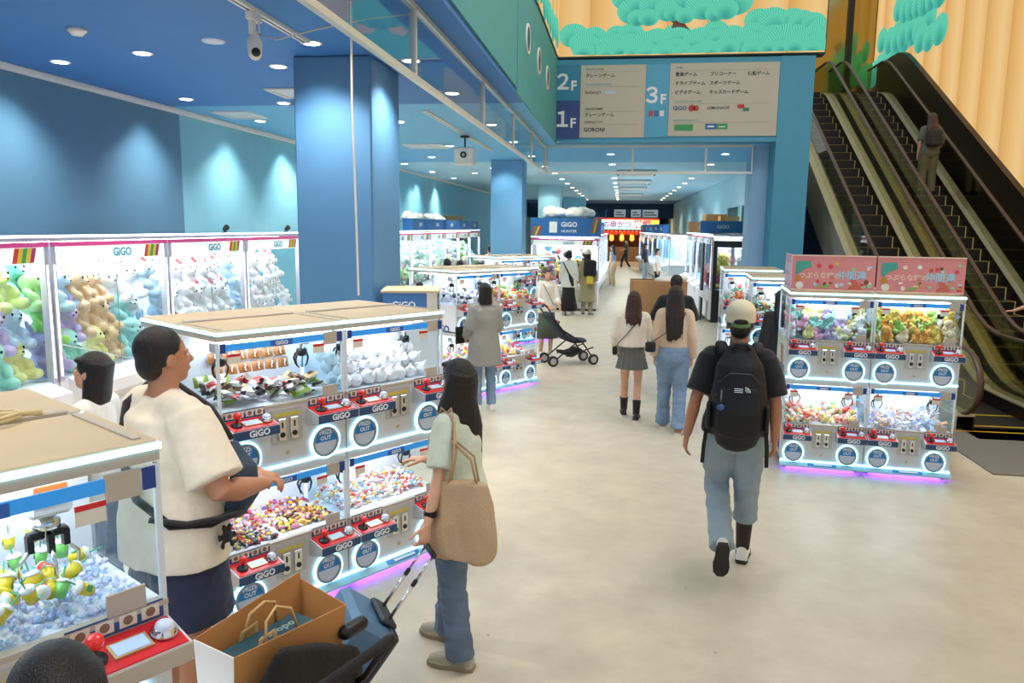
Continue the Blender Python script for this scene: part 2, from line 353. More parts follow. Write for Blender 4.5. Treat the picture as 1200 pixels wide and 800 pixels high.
tag(obj('power_cord', G().tube([(-2.0, 5.65, ZC), (-2.01, 5.66, 3.2), (-1.995, 5.66, 2.4), (-2.0, 5.7, 1.76)], .009, 6), M('cord_white', '#e4ded6', .5)),
    'white power cord hanging from the ceiling to the two-deck island top', 'cord')

# ------------------------------------------------------------------ floor directory sign
t = thing('directory_sign', 'wide floor directory board with 1F, 2F and 3F panels', 'sign', (0, 15.0, 0))
SG = M('sign_panel_grey', '#b5b1a5', .6); INK = M('sign_ink', '#1b1d1f', .6); LTR = M('sign_white', '#d7dde0', .5)
T2 = M('sign_2f_blue', '#2d7fa0', .6); T1 = M('sign_1f_navy', '#2b4580', .6); T3 = M('sign_3f_blue', '#4d9dc4', .6); HL = M('sign_teal_ink', '#5f9ea0', .6); RULE = M('sign_rule', '#9b9b94', .6)
def panel(nm, x0, x1, z0, z1, m, d=.025): return obj(nm, G().box(x0, x1, -.001-d, -.001, z0, z1), m, t)
p2 = panel('floor_panel', -1.30, -.86, 4.66, 5.31, T2); p1 = panel('floor_panel', -1.30, -.86, 3.96, 4.655, T1)
pa = panel('list_panel', -.855, .35, 3.98, 5.29, SG); p3 = panel('floor_panel', .355, .78, 3.98, 5.29, T3); pb = panel('list_panel', .785, 2.73, 4.0, 5.30, SG)
Y = -.028
for s_, x, z, p in (('２', -1.17, 4.98, p2), ('１', -1.17, 4.30, p1), ('３', .49, 4.72, p3)):
    text(s_, .37, LTR, p, (x-.015, Y, z), .028); text('F', .24, LTR, p, (x+.185, Y, z-.06), .03)
def line(s_, x, z, size, m, p, bold=.008): text(s_, size, m, p, (x, Y, z), bold, align='LEFT')
line('CRANE GAME', -.77, 5.22, .055, HL, pa); line('クレーンゲーム', -.77, 5.10, .079, INK, pa, .02); line('CONVENIENCE SHOP', -.77, 4.94, .05, HL, pa)
line('fanfancy+', -.77, 4.80, .08, INK, pa, 0); obj('logo_block', G().box(-.4, -.2, -.03, -.026, 4.77, 4.83), M('logo_pale_blue', '#a9bdd6', .6), pa)
line('CRANE GAME', -.77, 4.50, .055, INK, pa); line('クレーンゲーム', -.77, 4.39, .079, INK, pa, .02); line('CAPSULE TOY', -.77, 4.26, .055, INK, pa); line('GORON!', -.78, 4.12, .1, INK, pa, .025)
M('logo_red', '#a8322f', .6)
for z in (5.17, 4.9, 4.455, 4.215): obj('rule', G().box(-.77, .2, -.029, -.026, z, z+.006), RULE, pa)
line('GAME', .88, 5.22, .05, HL, pb)
for s_, x, z in (('音楽ゲーム', .88, 5.1), ('プリコーナー', 1.5, 5.1), ('体感ゲーム', 2.17, 5.1), ('ドライブゲーム', .88, 4.94), ('スポーツゲーム', 1.5, 4.94), ('ビデオゲーム', .88, 4.78), ('キッズカードゲーム', 1.5, 4.78)):
    line(s_, x, z, .078, INK, pb, .02)
line('COLLABORATION CAFE', .88, 4.62, .045, HL, pb); line('MERCHANDISE SHOP', .88, 4.28, .045, HL, pb)
line('GiGO', .86, 4.5, .1, M('logo_navy', '#1f4f86', .6), pb, .03); obj('logo_mark', G().disc((1.2, -.029, 4.5), .06, .003, 14).disc((1.28, -.029, 4.5), .05, .003, 14), M('logo_red', '#a8322f'), pb)
line('LEMONADE', 1.48, 4.5, .075, INK, pb, .005)
obj('logo_mark', G().box(2.02, 2.14, -.03, -.026, 4.49, 4.56), M('logo_red', '#a8322f'), pb); obj('logo_mark', G().box(2.12, 2.23, -.03, -.026, 4.44, 4.5), M('logo_green', '#2f7a55', .6), pb)
GRN = M('logo_bright_green', '#2f9152', .6)
q = obj('logo_block', G().box(.9, 1.24, -.031, -.026, 4.10, 4.21), GRN, pb); q = obj('logo_block', G().box(1.46, 1.66, -.031, -.026, 4.12, 4.22), M('logo_blue', '#27629c', .6), pb)
obj('logo_block', G().box(1.66, 1.86, -.031, -.026, 4.12, 4.22), GRN, pb); line('Lemonade', .93, 4.155, .06, LTR, pb, .01); obj('logo_bar', G().box(1.5, 1.62, -.034, -.031, 4.155, 4.185).box(1.7, 1.82, -.034, -.031, 4.155, 4.175), LTR, pb)
for z in (5.17, 4.58, 4.24): obj('rule', G().box(.88, 2.6, -.029, -.026, z, z+.006), RULE, pb)
for k, c in enumerate(('#a34a5a', '#3a6aa8', '#d0d6da')): obj('pictogram', G().box(.42+k*.1, .5+k*.1, -.031, -.026, 4.36, 4.46), M('picto_%d' % k, c, .6), p3)
# ================================================================== LED screens (flat pictures that give off light)
def gold_mat(freq):
    m = bpy.data.materials.new('gold_screen_picture'); m.use_nodes = True; nt = m.node_tree; nt.nodes.clear()
    out = nt.nodes.new('ShaderNodeOutputMaterial'); em = nt.nodes.new('ShaderNodeEmission'); em.inputs[1].default_value = .86
    tc = nt.nodes.new('ShaderNodeTexCoord'); sx = nt.nodes.new('ShaderNodeSeparateXYZ')
    mm = nt.nodes.new('ShaderNodeMath'); mm.operation = 'MULTIPLY'; mm.inputs[1].default_value = freq
    fr = nt.nodes.new('ShaderNodeMath'); fr.operation = 'FRACT'
    cr = nt.nodes.new('ShaderNodeValToRGB'); e = cr.color_ramp.elements
    e[0].position = 0; e[0].color = (*lin('#c98f4e'), 1); e[1].position = 1; e[1].color = (*lin('#eab873'), 1)
    for p_, c_ in ((.02, '#e3ad66'), (.35, '#efc07c'), (.7, '#f6cf90'), (.97, '#efbe7a')): q = e.new(p_); q.color = (*lin(c_), 1)
    for a, b_ in ((tc.outputs['Object'], sx.inputs[0]), (sx.outputs[0], mm.inputs[0]), (mm.outputs[0], fr.inputs[0]), (fr.outputs[0], cr.inputs[0]), (cr.outputs[0], em.inputs[0]), (em.outputs[0], out.inputs[0])): nt.links.new(a, b_)
    return m
def pine_mat():
    m = bpy.data.materials.new('pine_needle_picture'); m.use_nodes = True; nt = m.node_tree; nt.nodes.clear()
    out = nt.nodes.new('ShaderNodeOutputMaterial'); em = nt.nodes.new('ShaderNodeEmission'); em.inputs[1].default_value = .95
    uv = nt.nodes.new('ShaderNodeUVMap'); uv.uv_map = 'fan'; sx = nt.nodes.new('ShaderNodeSeparateXYZ')
    at = nt.nodes.new('ShaderNodeMath'); at.operation = 'ARCTAN2'; mu = nt.nodes.new('ShaderNodeMath'); mu.operation = 'MULTIPLY'; mu.inputs[1].default_value = 48
    si = nt.nodes.new('ShaderNodeMath'); si.operation = 'SINE'; gt = nt.nodes.new('ShaderNodeMapRange'); gt.inputs[1].default_value = .3; gt.inputs[2].default_value = .95
    ln = nt.nodes.new('ShaderNodeVectorMath'); ln.operation = 'LENGTH'
    c1 = nt.nodes.new('ShaderNodeValToRGB'); e = c1.color_ramp.elements
    e[0].position = .1; e[0].color = (*lin('#3fa294'), 1); e[1].position = .9; e[1].color = (*lin('#68d3b2'), 1)
    mx = nt.nodes.new('ShaderNodeMixRGB'); mx.inputs[2].default_value = (*lin('#2b8f82'), 1)
    sc = nt.nodes.new('ShaderNodeMath'); sc.operation = 'MULTIPLY'; sc.inputs[1].default_value = .7
    for a, b_ in ((uv.outputs[0], sx.inputs[0]), (sx.outputs[1], at.inputs[0]), (sx.outputs[0], at.inputs[1]), (at.outputs[0], mu.inputs[0]), (mu.outputs[0], si.inputs[0]), (si.outputs[0], gt.inputs[0]),
                  (uv.outputs[0], ln.inputs[0]), (ln.outputs['Value'], c1.inputs[0]), (c1.outputs[0], mx.inputs[1]), (gt.outputs[0], sc.inputs[0]), (sc.outputs[0], mx.inputs[0]), (mx.outputs[0], em.inputs[0]), (em.outputs[0], out.inputs[0])): nt.links.new(a, b_)
    return m
GOLD = gold_mat(1.42); GOLDW = gold_mat(.93); PINE = pine_mat(); TRUNK = M('pine_trunk_picture', '#4a2a20', .6, emit=.5, ecol='#5a352a'); RIM = M('screen_rim', '#16343a', .5)
def pine(parent, lobes, y0=-.012, clip=None):
    V, F, U = [], [], []; n = 22
    for i, (cx, cz, r_) in enumerate(lobes):
        o = len(V); y = y0-.0015*i; V.append((cx, y, cz)); U.append((0, .55))
        for k in range(n):
            a = 2*math.pi*k/n; q = r_*(1+.035*math.sin(k*math.pi)); V.append((cx+q*math.cos(a), y, cz+.78*q*math.sin(a))); U.append((math.cos(a), .55+math.sin(a)*.8))
        F += [(o, o+1+k, o+1+(k+1) % n) for k in range(n)]
    if clip: V = [(min(max(x, clip[0]), clip[1]), y, min(max(z, clip[2]), clip[3])) for x, y, z in V]
    me = bpy.data.meshes.new('pine_cloud'); me.from_pydata(V, [], F); uvl = me.uv_layers.new(name='fan')
    for lp in me.loops: uvl.data[lp.index].uv = U[lp.vertex_index]
    me.materials.append(PINE); me.update(); return obj('pine_cloud', me, parent=parent)
def lobes_row(x0, x1, z0, z1, n, r_, seed):
    q = random.Random(seed); out = []
    for i in range(n):
        t_ = i/(n-1) if n > 1 else .5; out.append((x0+(x1-x0)*t_+q.uniform(-.08, .08), z0+(z1-z0)*t_+q.uniform(-.06, .06), r_*q.uniform(.8, 1.2)))
    return out
# screen above the directory, wrapping onto the left fascia
t = thing('led_screen', 'bright LED screen of pine trees on gold above the directory sign', 'screen', (0, 14.98, 0))
obj('housing', G().box(-1.32, 3.5, -.01, .3, 5.42, 9), RIM, t)
pf = obj('picture', G().box(-1.28, 3.48, -.014, -.0105, 5.45, 8.98), GOLD, t)
pine(pf, lobes_row(-.95, 3.35, 5.78, 5.80, 13, .25, 1)+lobes_row(-.8, 3.3, 5.66, 5.68, 15, .24, 13)+lobes_row(-.9, 3.3, 5.57, 5.57, 17, .22, 2)+lobes_row(-.75, 3.3, 5.5, 5.5, 15, .2, 14), -.02, (-1.27, 3.47, 5.46, 9))
pine(pf, lobes_row(.0, 1.8, 6.45, 6.5, 8, .3, 3)+lobes_row(.0, 1.9, 6.28, 6.34, 10, .27, 15)+lobes_row(.2, 1.7, 6.15, 6.18, 8, .2, 4), -.02, (-1.27, 3.47, 5.46, 9))
pine(pf, lobes_row(2.3, 3.25, 5.98, 6.02, 6, .24, 5), -.02, (-1.27, 3.47, 5.46, 9))
obj('pine_trunk', G().prism([(.75, 5.8), (1.15, 5.8), (1.0, 6.0), (1.25, 6.12), (.9, 6.1), (.65, 6.14), (.8, 6.0)], 'y', -.03, -.018), TRUNK, pf)
t = thing('led_screen', 'narrow side LED screen on the left fascia beside the main one', 'screen', (-1.29, 14.96, 0), R(90))
obj('housing', G().box(-4.5, 0, -.005, .02, 5.42, 9), RIM, t); pf = obj('picture', G().box(-4.48, -.02, -.012, -.006, 5.45, 8.98), GOLD, t)
pine(pf, lobes_row(-4.2, -.5, 5.7, 5.7, 9, .3, 6), -.016)
# tall screen behind the escalators (right-hand wall)
t = thing('led_wall', 'huge gold LED wall with pine branches rising behind the escalators', 'screen', (7.05, 0, 0), R(-90))
obj('housing', G().box(-24.4, -2, 0, .25, 0, 10), RIM, t); pf = obj('picture', G().box(-24.35, -2.05, -.006, -.0005, .1, 9.95), GOLDW, t)
pine(pf, lobes_row(-24.2, -21.2, 6.8, 7.3, 7, .45, 7)+lobes_row(-23.6, -20.2, 7.5, 7.2, 7, .5, 8)+lobes_row(-22.4, -19.6, 8.1, 7.7, 7, .5, 9)+lobes_row(-20.6, -19.4, 6.9, 6.8, 3, .42, 12), -.03)
pine(pf, lobes_row(-15.2, -13.6, 2.7, 2.5, 4, .45, 10), -.012)
obj('pine_trunk', G().prism([(-24.3, 6.0), (-23.2, 6.3), (-22.4, 6.9), (-21.0, 7.6), (-20.0, 8.6), (-20.5, 8.6), (-21.6, 7.7), (-22.8, 7.0), (-24.3, 6.5)], 'y', -.028, -.014), TRUNK, pf)
# mirrored end wall between the screens
MIR = M('bronze_mirror', '#a89a62', .12, 1.0, bump=(2.2, .25)); DK = M('dark_bronze_post', '#1c120c', .4)
struct('wall_atrium_back', G().box(3.3, 6.25, 24.4, 24.6, 4.4, 10).box(6.4, 7.05, 24.4, 24.6, 4.4, 10), MIR)
struct('trim_2', G().box(6.25, 6.4, 24.3, 24.6, 4.4, 10), DK)
struct('floor_upper', G().box(3.36, 7.0, 21.1, 24.4, 5.2, 5.58), M('upper_floor_edge', '#5f6770', .5))
struct('wall_under_escalator', G().box(3.6, 7.0, 21.1, 21.3, 0, 5.2), M('under_escalator_blue', '#3d5f86', .6))

# ================================================================== escalators
Y0E, TAN = 11.35, math.tan(R(30)); ZT = 5.6; YT = Y0E+ZT/TAN
def slope(Y, s=.5):     # nosing line, smoothed at both ends
    if Y < Y0E-s: return 0.
    if Y < Y0E+s: return TAN*(Y-Y0E+s)**2/(4*s)
    if Y < YT-s: return TAN*(Y-Y0E)
    if Y < YT+s: return ZT-TAN*(YT+s-Y)**2/(4*s)
    return ZT
STEP = M('step_dark', '#1a1411', .55); EDGE = M('step_yellow_line', '#dcc67c', .45); RAIL = M('brown_rubber_handrail', '#4a3524', .35); EGL = GLASS('balustrade_glass', '#e9ebdc', .12, k=.4)
STL = M('escalator_steel', '#d2c9a6', .3, .55, bump=(40, .06, (1, .02, 1)))
g = G().box(-.4, .4, 0, .36, -.035, 0).box(-.4, .4, .345, .375, -.035, .2); step_me = g.mesh('step', STEP)
g = G().box(-.4, .4, 0, .022, .0005, .004).box(.378, .4, .022, .345, .0005, .004).box(-.4, -.378, .022, .345, .0005, .004).box(.385, .4, .33, .344, .004, .2); edge_me = g.mesh('step_edge', EDGE)
PY = [9.35, 10.0, 10.6, 11.0, 11.35, 11.7, 12.2, 13.5, 15, 16.5, 18, 19.5, 20.4, 20.8, 21.05, 21.4, 22.0, 22.6]
def escalator(xc, label, in_from=9.2):
    t = thing('escalator', label, 'escalator', (xc, 0, 0))
    for i in range(29):
        z = .2*i; y = Y0E-.1+i*.3464
        if i >= 28: z, y = ZT, Y0E-.1+28*.3464
        s_ = obj('step', step_me, parent=t, loc=(0, y, min(z, ZT))); obj('step_edge', edge_me, parent=s_)
    obj('landing_plate', G().box(-.5, .5, 9.0, Y0E-.1, .0, .012), M('landing_plate', '#3c3733', .4, .5, bump=(30, .1)), t); obj('landing_plate', G().box(-.5, .5, YT, 22.6, ZT-.03, ZT+.005), M('landing_plate'), t)
    for k, (a, b_) in enumerate((((-.4, 9.6), (.4, 9.6)), ((-.4, 10.2), (.4, 10.2)))):
        obj('yellow_line', G().box(-.48, .48, a[1], a[1]+.04, .0125, .016), M('safety_yellow', '#c9a21e', .5), t)
    for sx in (-1, 1):
        def strip(u0, u1, f0, f1, ys=PY):
            gg = G(); x0, x1 = sorted((sx*u0, sx*u1)); n = len(ys)
            V = [(x, y, f(y)) for y in ys for x, f in ((x0, f0), (x1, f0), (x1, f1), (x0, f1))]
            F = [(4*i+j, 4*i+(j+1) % 4, 4*i+4+(j+1) % 4, 4*i+4+j) for i in range(n-1) for j in range(4)]+[(3, 2, 1, 0), (4*n-4, 4*n-3, 4*n-2, 4*n-1)]
            F = [tuple(reversed(f)) for f in F]
            return gg.add(V, F)
        zd = lambda y: slope(y)+.20
        obj('skirt_panel', strip(.41, .425, lambda y: max(slope(y)-.25, 0), lambda y: zd(y)-.01), DARK, t)
        obj('deck', strip(.405, .62, lambda y: zd(y)-.02, zd), STL, t)
        obj('cladding', strip(.6, .615, lambda y: max(slope(y)-.75, 0), lambda y: zd(y)-.022), DARK if sx > 0 else M('truss_cladding', '#a59d8a', .4, .3), t)
        zr = lambda y: slope(y)+.95
        for a, b_ in zip(PY[1:-1:1], PY[2:]):
            if b_-a < .3 and a != PY[1]: pass
            gg = G().prism([(a+.006, zd(a)), (b_-.006, zd(b_)), (b_-.006, zr(b_)-.03), (a+.006, zr(a)-.03)], 'x', sx*.5-.005, sx*.5+.005)
            obj('glass_panel', gg, EGL, t)
        arc = [(10.0, .2)]+[(9.62-.5*math.sin(R(a)), .57-.37*math.cos(R(a))) for a in range(0, 181, 20)]+[(10.0, .92)]
        obj('glass_newel', G().prism(arc, 'x', sx*.5-.005, sx*.5+.005), EGL, t)
        path = [(sx*.5, 9.9, .16), (sx*.5, 9.62, .17)]+[(sx*.5, 9.62-.54*math.sin(R(a)), .57-.4*math.cos(R(a))) for a in range(20, 180, 20)]+[(sx*.5, 9.7, .97)]+[(sx*.5, y, zr(y)+.0) for y in PY[1:]]
        obj('handrail', G().tube(path, [(.04, .025)]*len(path), 8), RAIL, t, smooth=True)
    return t
escalator(4.53, 'left escalator rising toward the upper floor')
escalator(5.905, 'right escalator next to the gold LED wall')
g = G(); ys = PY; top = lambda y: slope(y)+1.16
poly = [(y, top(y)) for y in [6.0]+PY+[23.0]]; poly = [(6.0, 0)]+poly+[(23.0, 0)]
struct('wall_escalator_side', g.prism(poly, 'x', 6.74, 6.86), DARK)
tag(obj('floor_mat', G().prism([(3.6, 8.62), (3.6, 7.68), (4.4, 7.66), (6.6, 7.66), (6.6, 9.6), (3.86, 9.5), (3.84, 9.2)], 'z', .001, .012), M('grey_entrance_mat', '#6f6a62', .85, noise_=(40, .12, (1, 12, 1)))),
    'large grey entrance mat on the floor before the escalators', 'mat')
tag(obj('floor_marking', G().prism([(3.82, 9.32), (5.0, 9.32), (5.0, 9.36), (3.82, 9.36)], 'z', .0125, .0145), M('safety_yellow', '#c9a21e')), 'yellow safety line across the foot of the left escalator', 'floor marking')
# ================================================================== two-deck mini crane games
CAB = M('cabinet_silver', '#cfcfd0', .35, .15); SIDE = M('cabinet_side_white', '#e2e2e6', .4); BEIGE = M('top_cover_beige', '#c3b191', .5, noise_=(4, .05)); FRAMEB = M('frame_greige', '#b9b0a2', .45)
LEDW = M('cyan_white_led', '#e8fbff', emit=4.0, ecol='#8fe0ff'); LEDP = M('purple_led', '#b48cff', emit=32.0, ecol='#8a4dff'); INLIT = M('cabinet_inner_light', '#ffffff', emit=6.0, ecol='#f4f8ff')
CGL = GLASS('cabinet_glass', '#f6fbfd', .06, k=.45); HBLUE = M('header_blue', '#2f95e6', .35, emit=.25); NAVY = M('panel_navy', '#26456f', .4); RED = M('panel_red', '#d3232c', .35); REDB = M('joystick_red', '#e8261f', .25, coat=.5)
INNER = M('cabinet_inner_white', '#e6ebf5', .5); POSTM = M('post_pale', '#dbe6ee', .3); SCRN = M('small_screen', '#8ea6e0', .3, emit=.7, ecol='#8fa8e8'); GOLDF = M('gold_frame', '#cdb98a', .35, .6)
PBLU = M('prize_door_blue', '#1f86d1', .35); PWHT = M('prize_door_white', '#cfdcf0', .3); RGREY = M('prize_ring_grey', '#8fa6b4', .3, .4); CHUTE = M('claw_dark', '#2b2c30', .35, .4); YEL = M('label_yellow', '#cdbd4e', .5)
PAPER = M('label_paper', '#e0dccf', .6); PICT = M('label_pictogram', '#8a6a55', .6); STRIPB = M('label_navy', '#2f4f82', .5); BASEC = M('base_skirt_cyan', '#a8dcf0', .35); LW = M('lettering_white', '#eef3f6', .5); LBLUE = M('lettering_blue', '#2a6fb5', .5); LNAVY = M('lettering_navy', '#1d3d8a', .5)
RB = [M('stripe_%s' % n, c, .5) for n, c in (('red', '#c9402f'), ('green', '#3f9a4a'), ('yellow', '#d9c23f'), ('black', '#2c2b30'), ('magenta', '#a3326a'))]
WU, DU, DECK = .82, .95, .82
def prism_part(nm, poly, ax, a, b_, m, p, **k): return obj(nm, G().prism(poly, ax, a, b_), m, p, **k)
S_ = {}
def shared(key, fn):
    if key not in S_: S_[key] = fn()
    return S_[key]
def ctrl_panel(t, x, z):
    body = G().prism([(0, .32), (-.13, .292), (-.13, .24), (-.1, .234), (0, .212)], 'x', 0, .28, 0).prism([(-.005, .3235), (-.127, .297), (-.127, .2925), (-.005, .319)], 'x', .008, .272, 1).box(.0, .28, -.134, -.1302, .241, .289, 2)
    pm = shared('ctrl', lambda: body.mesh('control_panel', [CAB, RED, NAVY])); p = obj('control_panel', pm, parent=t, loc=(x, 0, z))
    j = shared('joy', lambda: G().lathe([(.001, 0), (.032, 0), (.032, .006), (.012, .01), (.007, .012), (.007, .05)], 16).mesh('joystick', CHUTE, True)); j = obj('joystick', j, parent=p, loc=(.055, -.07, .3105), rot=(R(12), 0, 0))
    obj('joystick_ball', shared('ball', lambda: G().ell((0, 0, .058), (.023, .023, .022), 14, 8).mesh('joystick_ball', REDB, True)), parent=p, loc=(.055, -.07, .3105), rot=(R(12), 0, 0))
    obj('screen', shared('scr', lambda: G().box(-.05, .05, -.03, .03, 0, .006, 0).box(-.042, .042, -.023, .023, .0062, .0075, 1).mesh('screen', [GOLDF, SCRN])), parent=p, loc=(.145, -.068, .31), rot=(R(12), 0, 0))
    obj('push_button', shared('btn', lambda: G().lathe([(.036, 0), (.036, .008), (.026, .018), (.025, .02)], 18, 0).lathe([(.025, .02), (.022, .03), (.012, .036), (.001, .037)], 18, 1, cap=False).mesh('push_button', [CHROME, PWHT], True)), parent=p, loc=(.235, -.066, .311), rot=(R(12), 0, 0))
    text('GiGO', .05, LW, p, (.155, -.1345, .265), .03)
def prize_door(t, x, z, words):
    d = obj('prize_door', shared('door', lambda: G().disc((0, 0, 0), .078, .012, 28, 1, 180, 360).disc((0, 0, 0), .078, .012, 28, 0, 0, 180).ring((0, 0, 0), .0785, .093, .016, 28, 2).mesh('prize_door', [PBLU, PWHT, RGREY])), parent=t, loc=(x, -.0005, z))
    obj('ring_light', shared('ringl', lambda: G().ring((0, 0, 0), .0935, .105, .012, 32).mesh('ring_light', LEDW)), parent=d)
    if words: text('PRIZE\nOUT', .036, LW, d, (0, -.0125, .04), .03)
def claw(t, x, y, z, style=0):
    c = obj('claw', shared('claw', lambda: G().box(-.045, .045, -.045, .045, -.07, 0, 0, b=.01).tube([(0, 0, -.07), (0, 0, -.1)], .012, 10, 2).lathe([(.03, -.1), (.034, -.112), (.034, -.13), (.022, -.145)], 14, 1).mesh('claw', [SIDE, CHUTE, CHROME])), parent=t, loc=(x, y, z))
    for a in (0, 180, 90):
        obj('claw_arm', shared('arm', lambda: G().tube([(.02, 0, -.125), (.05, 0, -.135), (.062, 0, -.165), (.05, 0, -.2), (.03, 0, -.215)], [.006, .007, .006, .005, .004], 7).mesh('claw_arm', CHUTE if style == 0 else CHROME, True)), parent=c, rz=R(a+20))
def make_crane(label, words=True):
    t = thing('mini_crane_game', label, 'crane game')
    W, D = WU, DU
    obj('top_cover', G().box(.004, W-.004, .0, D*.48, 1.716, 1.726, b=.003), BEIGE, t); obj('top_cover', G().box(.004, W-.004, D*.52, D, 1.716, 1.726, b=.003), BEIGE, t)
    obj('cover_rib', G().box(.05, W-.05, D*.49, D*.53, 1.716, 1.738, b=.004), FRAMEB, t)
    for x in (.03, W-.055): obj('cover_rib', G().box(x, x+.022, .03, D*.46, 1.726, 1.731), FRAMEB, t)
    obj('top_frame', G().box(0, W, 0, .05, 1.668, 1.7).box(0, W, D-.05, D, 1.668, 1.7).box(0, .05, .05, D-.05, 1.668, 1.7).box(W-.05, W, .05, D-.05, 1.668, 1.7).box(.05, W-.05, .05, D-.05, 1.69, 1.715), FRAMEB, t)
    obj('led_strip', G().box(-.004, W+.004, -.006, .006, 1.7005, 1.7155).box(-.004, .006, .006, D, 1.7005, 1.7155).box(W-.006, W+.004, .006, D, 1.7005, 1.7155), LEDW, t)
    for dk in (0, 1):
        z = .08+DECK*dk
        obj('cabinet', G().box(0, W, 0, D, z+.01, z+.3555, 0).box(-.0015, 0, .01, D-.01, z+.01, z+.355, 1).box(W, W+.0015, .01, D-.01, z+.01, z+.355, 1), [CAB, SIDE], t)
        obj('led_strip', G().box(0, W, -.012, 0, z-.004, z+.010), LEDW, t)
        obj('sill', G().box(0, W, -.004, .03, z+.357, z+.372), FRAMEB, t)
        obj('play_field', G().box(.004, W-.004, .031, D-.004, z+.3555, z+.365), INNER, t)
        obj('partition', G().box(.01, W-.01, D*.5-.006, D*.5+.006, z+.366, z+.755), INNER, t)
        obj('inner_light', G().box(.1, W-.1, .1, D*.44, z+.745, z+.752).box(.1, W-.1, D*.56, D-.1, z+.745, z+.752), INLIT, t)
        if dk == 0: obj('deck_frame', G().box(0, W, 0, D, z+.76, z+.81), CAB, t)
        for (x, y) in ((0, 0), (W-.016, 0), (0, D-.016), (W-.016, D-.016)): obj('corner_post', G().box(x, x+.016, y+.002, y+.016, z+.366, z+.76), POSTM, t)
        obj('glass_pane', G().box(.017, W-.017, .004, .010, z+.373, z+.759), CGL, t); obj('glass_pane', G().box(.002, .008, .018, D-.018, z+.366, z+.759), CGL, t)
        obj('glass_pane', G().box(W-.008, W-.002, .018, D-.018, z+.366, z+.759), CGL, t)
        h = obj('header_strip', G().box(.05, .68, -.004, .0035, z+.713, z+.75, 0).box(.02, .05, -.004, .0035, z+.705, z+.755, 1).box(.77, .805, -.004, .0035, z+.695, z+.755, 1).box(.32, .46, -.006, -.0041, z+.712, z+.746, 2), [HBLUE, LNAVY, M('badge_blue', '#2b62b8', .4)], t)
        text('GiGO', .032, LW, h, (.39, -.0065, z+.729), .02)
        for x in (.06, .6): obj('warning_tag', G().box(x, x+.075, -.002, .0035, z+.64, z+.695, 0).box(x, x+.075, -.003, -.0021, z+.68, z+.695, 1), [PAPER, RED], t)
        obj('blank_plate', G().box(.675, .765, -.005, .0035, z+.685, z+.758), FRAMEB, t); obj('blank_plate', G().box(.66, .76, -.005, .0035, z+.374, z+.435), FRAMEB, t)
        for x in (.0, .535):
            ctrl_panel(t, x+.005, z); prize_door(t, x+.13, z+.09, words)
            s_ = obj('instruction_strip', shared('instr', lambda: G().box(0, .25, -.003, 0, 0, .05, 0).box(.012, .058, -.0045, -.0031, .008, .042, 1).box(.072, .118, -.0045, -.0031, .008, .042, 1).box(.132, .178, -.0045, -.0031, .008, .042, 1).box(.19, .238, -.0045, -.0031, .008, .042, 1).mesh('instruction_strip', [STRIPB, PAPER])), parent=t, loc=(x+.02, -.0005, z+.3265))
            for k in range(4): obj('pictogram', shared('pict', lambda: G().disc((0, 0, 0), .013, .001, 10).mesh('pictogram', PICT)), parent=s_, loc=(.035+.0597*k, -.0046, .026))
            claw(t, x+.14, .24, z+.735)
        c = obj('coin_panel', G().box(.31, .51, -.006, 0, z+.14, z+.34, 0).box(.325, .495, -.008, -.0061, z+.295, z+.315, 1), [M('coin_panel_grey', '#bdbcb8', .35, .3), YEL], t)
        for x in (.345, .425): obj('coin_slot', shared('slot%d' % int(x*1000), lambda: G().box(0, .05, -.012, 0, 0, .13, 0, b=.003).box(.02, .03, -.0135, -.0121, .075, .11, 1).disc((.025, -.0121, .035), .016, .004, 12, 1).mesh('coin_slot', [CHROME, BLACK])), parent=c, loc=(x, -.0062, z+.155))
        obj('lock', G().disc((.41, -.0005, z+.075), .012, .006, 12), GOLDF, t)
    sk = obj('base_skirt', G().prism([(0, .076), (-.012, .075), (-.055, .05), (-.055, .036), (0, .036)], 'x', -.005, W+.005), BASEC, t)
    lg = obj('base_logo', G().prism([(-.0185, .0728), (-.052, .0533), (-.0535, .0545), (-.0195, .0745)], 'x', .28, .56), M('base_logo_blue', '#2c8fd6', .4), t)
    obj('base_logo_mark', G().prism([(-.028, .0705), (-.044, .0612), (-.0446, .0618), (-.0284, .0713)], 'x', .34, .52), LW, lg)
    obj('underglow_strip', G().box(.03, W-.03, .02, .055, .042, .048), LEDP, t); obj('base_frame', G().box(.02, W-.02, .06, D-.02, .05, .088), CHUTE, t)
    for (x, y) in ((.05, .05), (W-.05, .05), (.05, D-.06), (W-.05, D-.06)):
        obj('caster', shared('cast', lambda: G().tube([(-.012, 0, .024), (.012, 0, .024)], .024, 12).box(-.016, .016, -.016, .016, .03, .055).mesh('caster', BLACK)), parent=t, loc=(x, y, 0))
    # side artwork on the left flank: diagonal colour bars and lettering
    for k in range(4):
        obj('side_stripe', G().prism([(.34+k*.05, 1.16), (.39+k*.05, 1.16), (.33+k*.05, .98), (.28+k*.05, .98)], 'x', -.004, -.0016), RB[k], t)
    for zz, yy in ((.98, .62), (1.0, .3)): text('GiGO', .13, LNAVY, t, (-.0025, yy, zz-.07), .03, rot=(0, 0, R(-90)))
    obj('side_poster', G().box(-.004, -.0016, .12, .8, .14, .40), LNAVY, t)
    text('GiGO', .1, LW, t, (-.0045, .46, .3), .02, rot=(0, 0, R(-90)))
    return t
ANG = R(56)
def on_island(p0, ang, i, sx=1.): return (p0[0]+math.cos(ang)*WU*sx*1.01*i, p0[1]+math.sin(ang)*WU*sx*1.01*i, 0)
L0 = (-2.13, 3.80)
craneA = make_crane('two-deck crane game holding snack packs, behind the man in the cream shirt'); craneA.location = on_island(L0, ANG, 0); craneA.rotation_euler = (0, 0, ANG)
GRP = 'two-deck mini crane games'; craneA['group'] = GRP
CR = {'A': craneA}
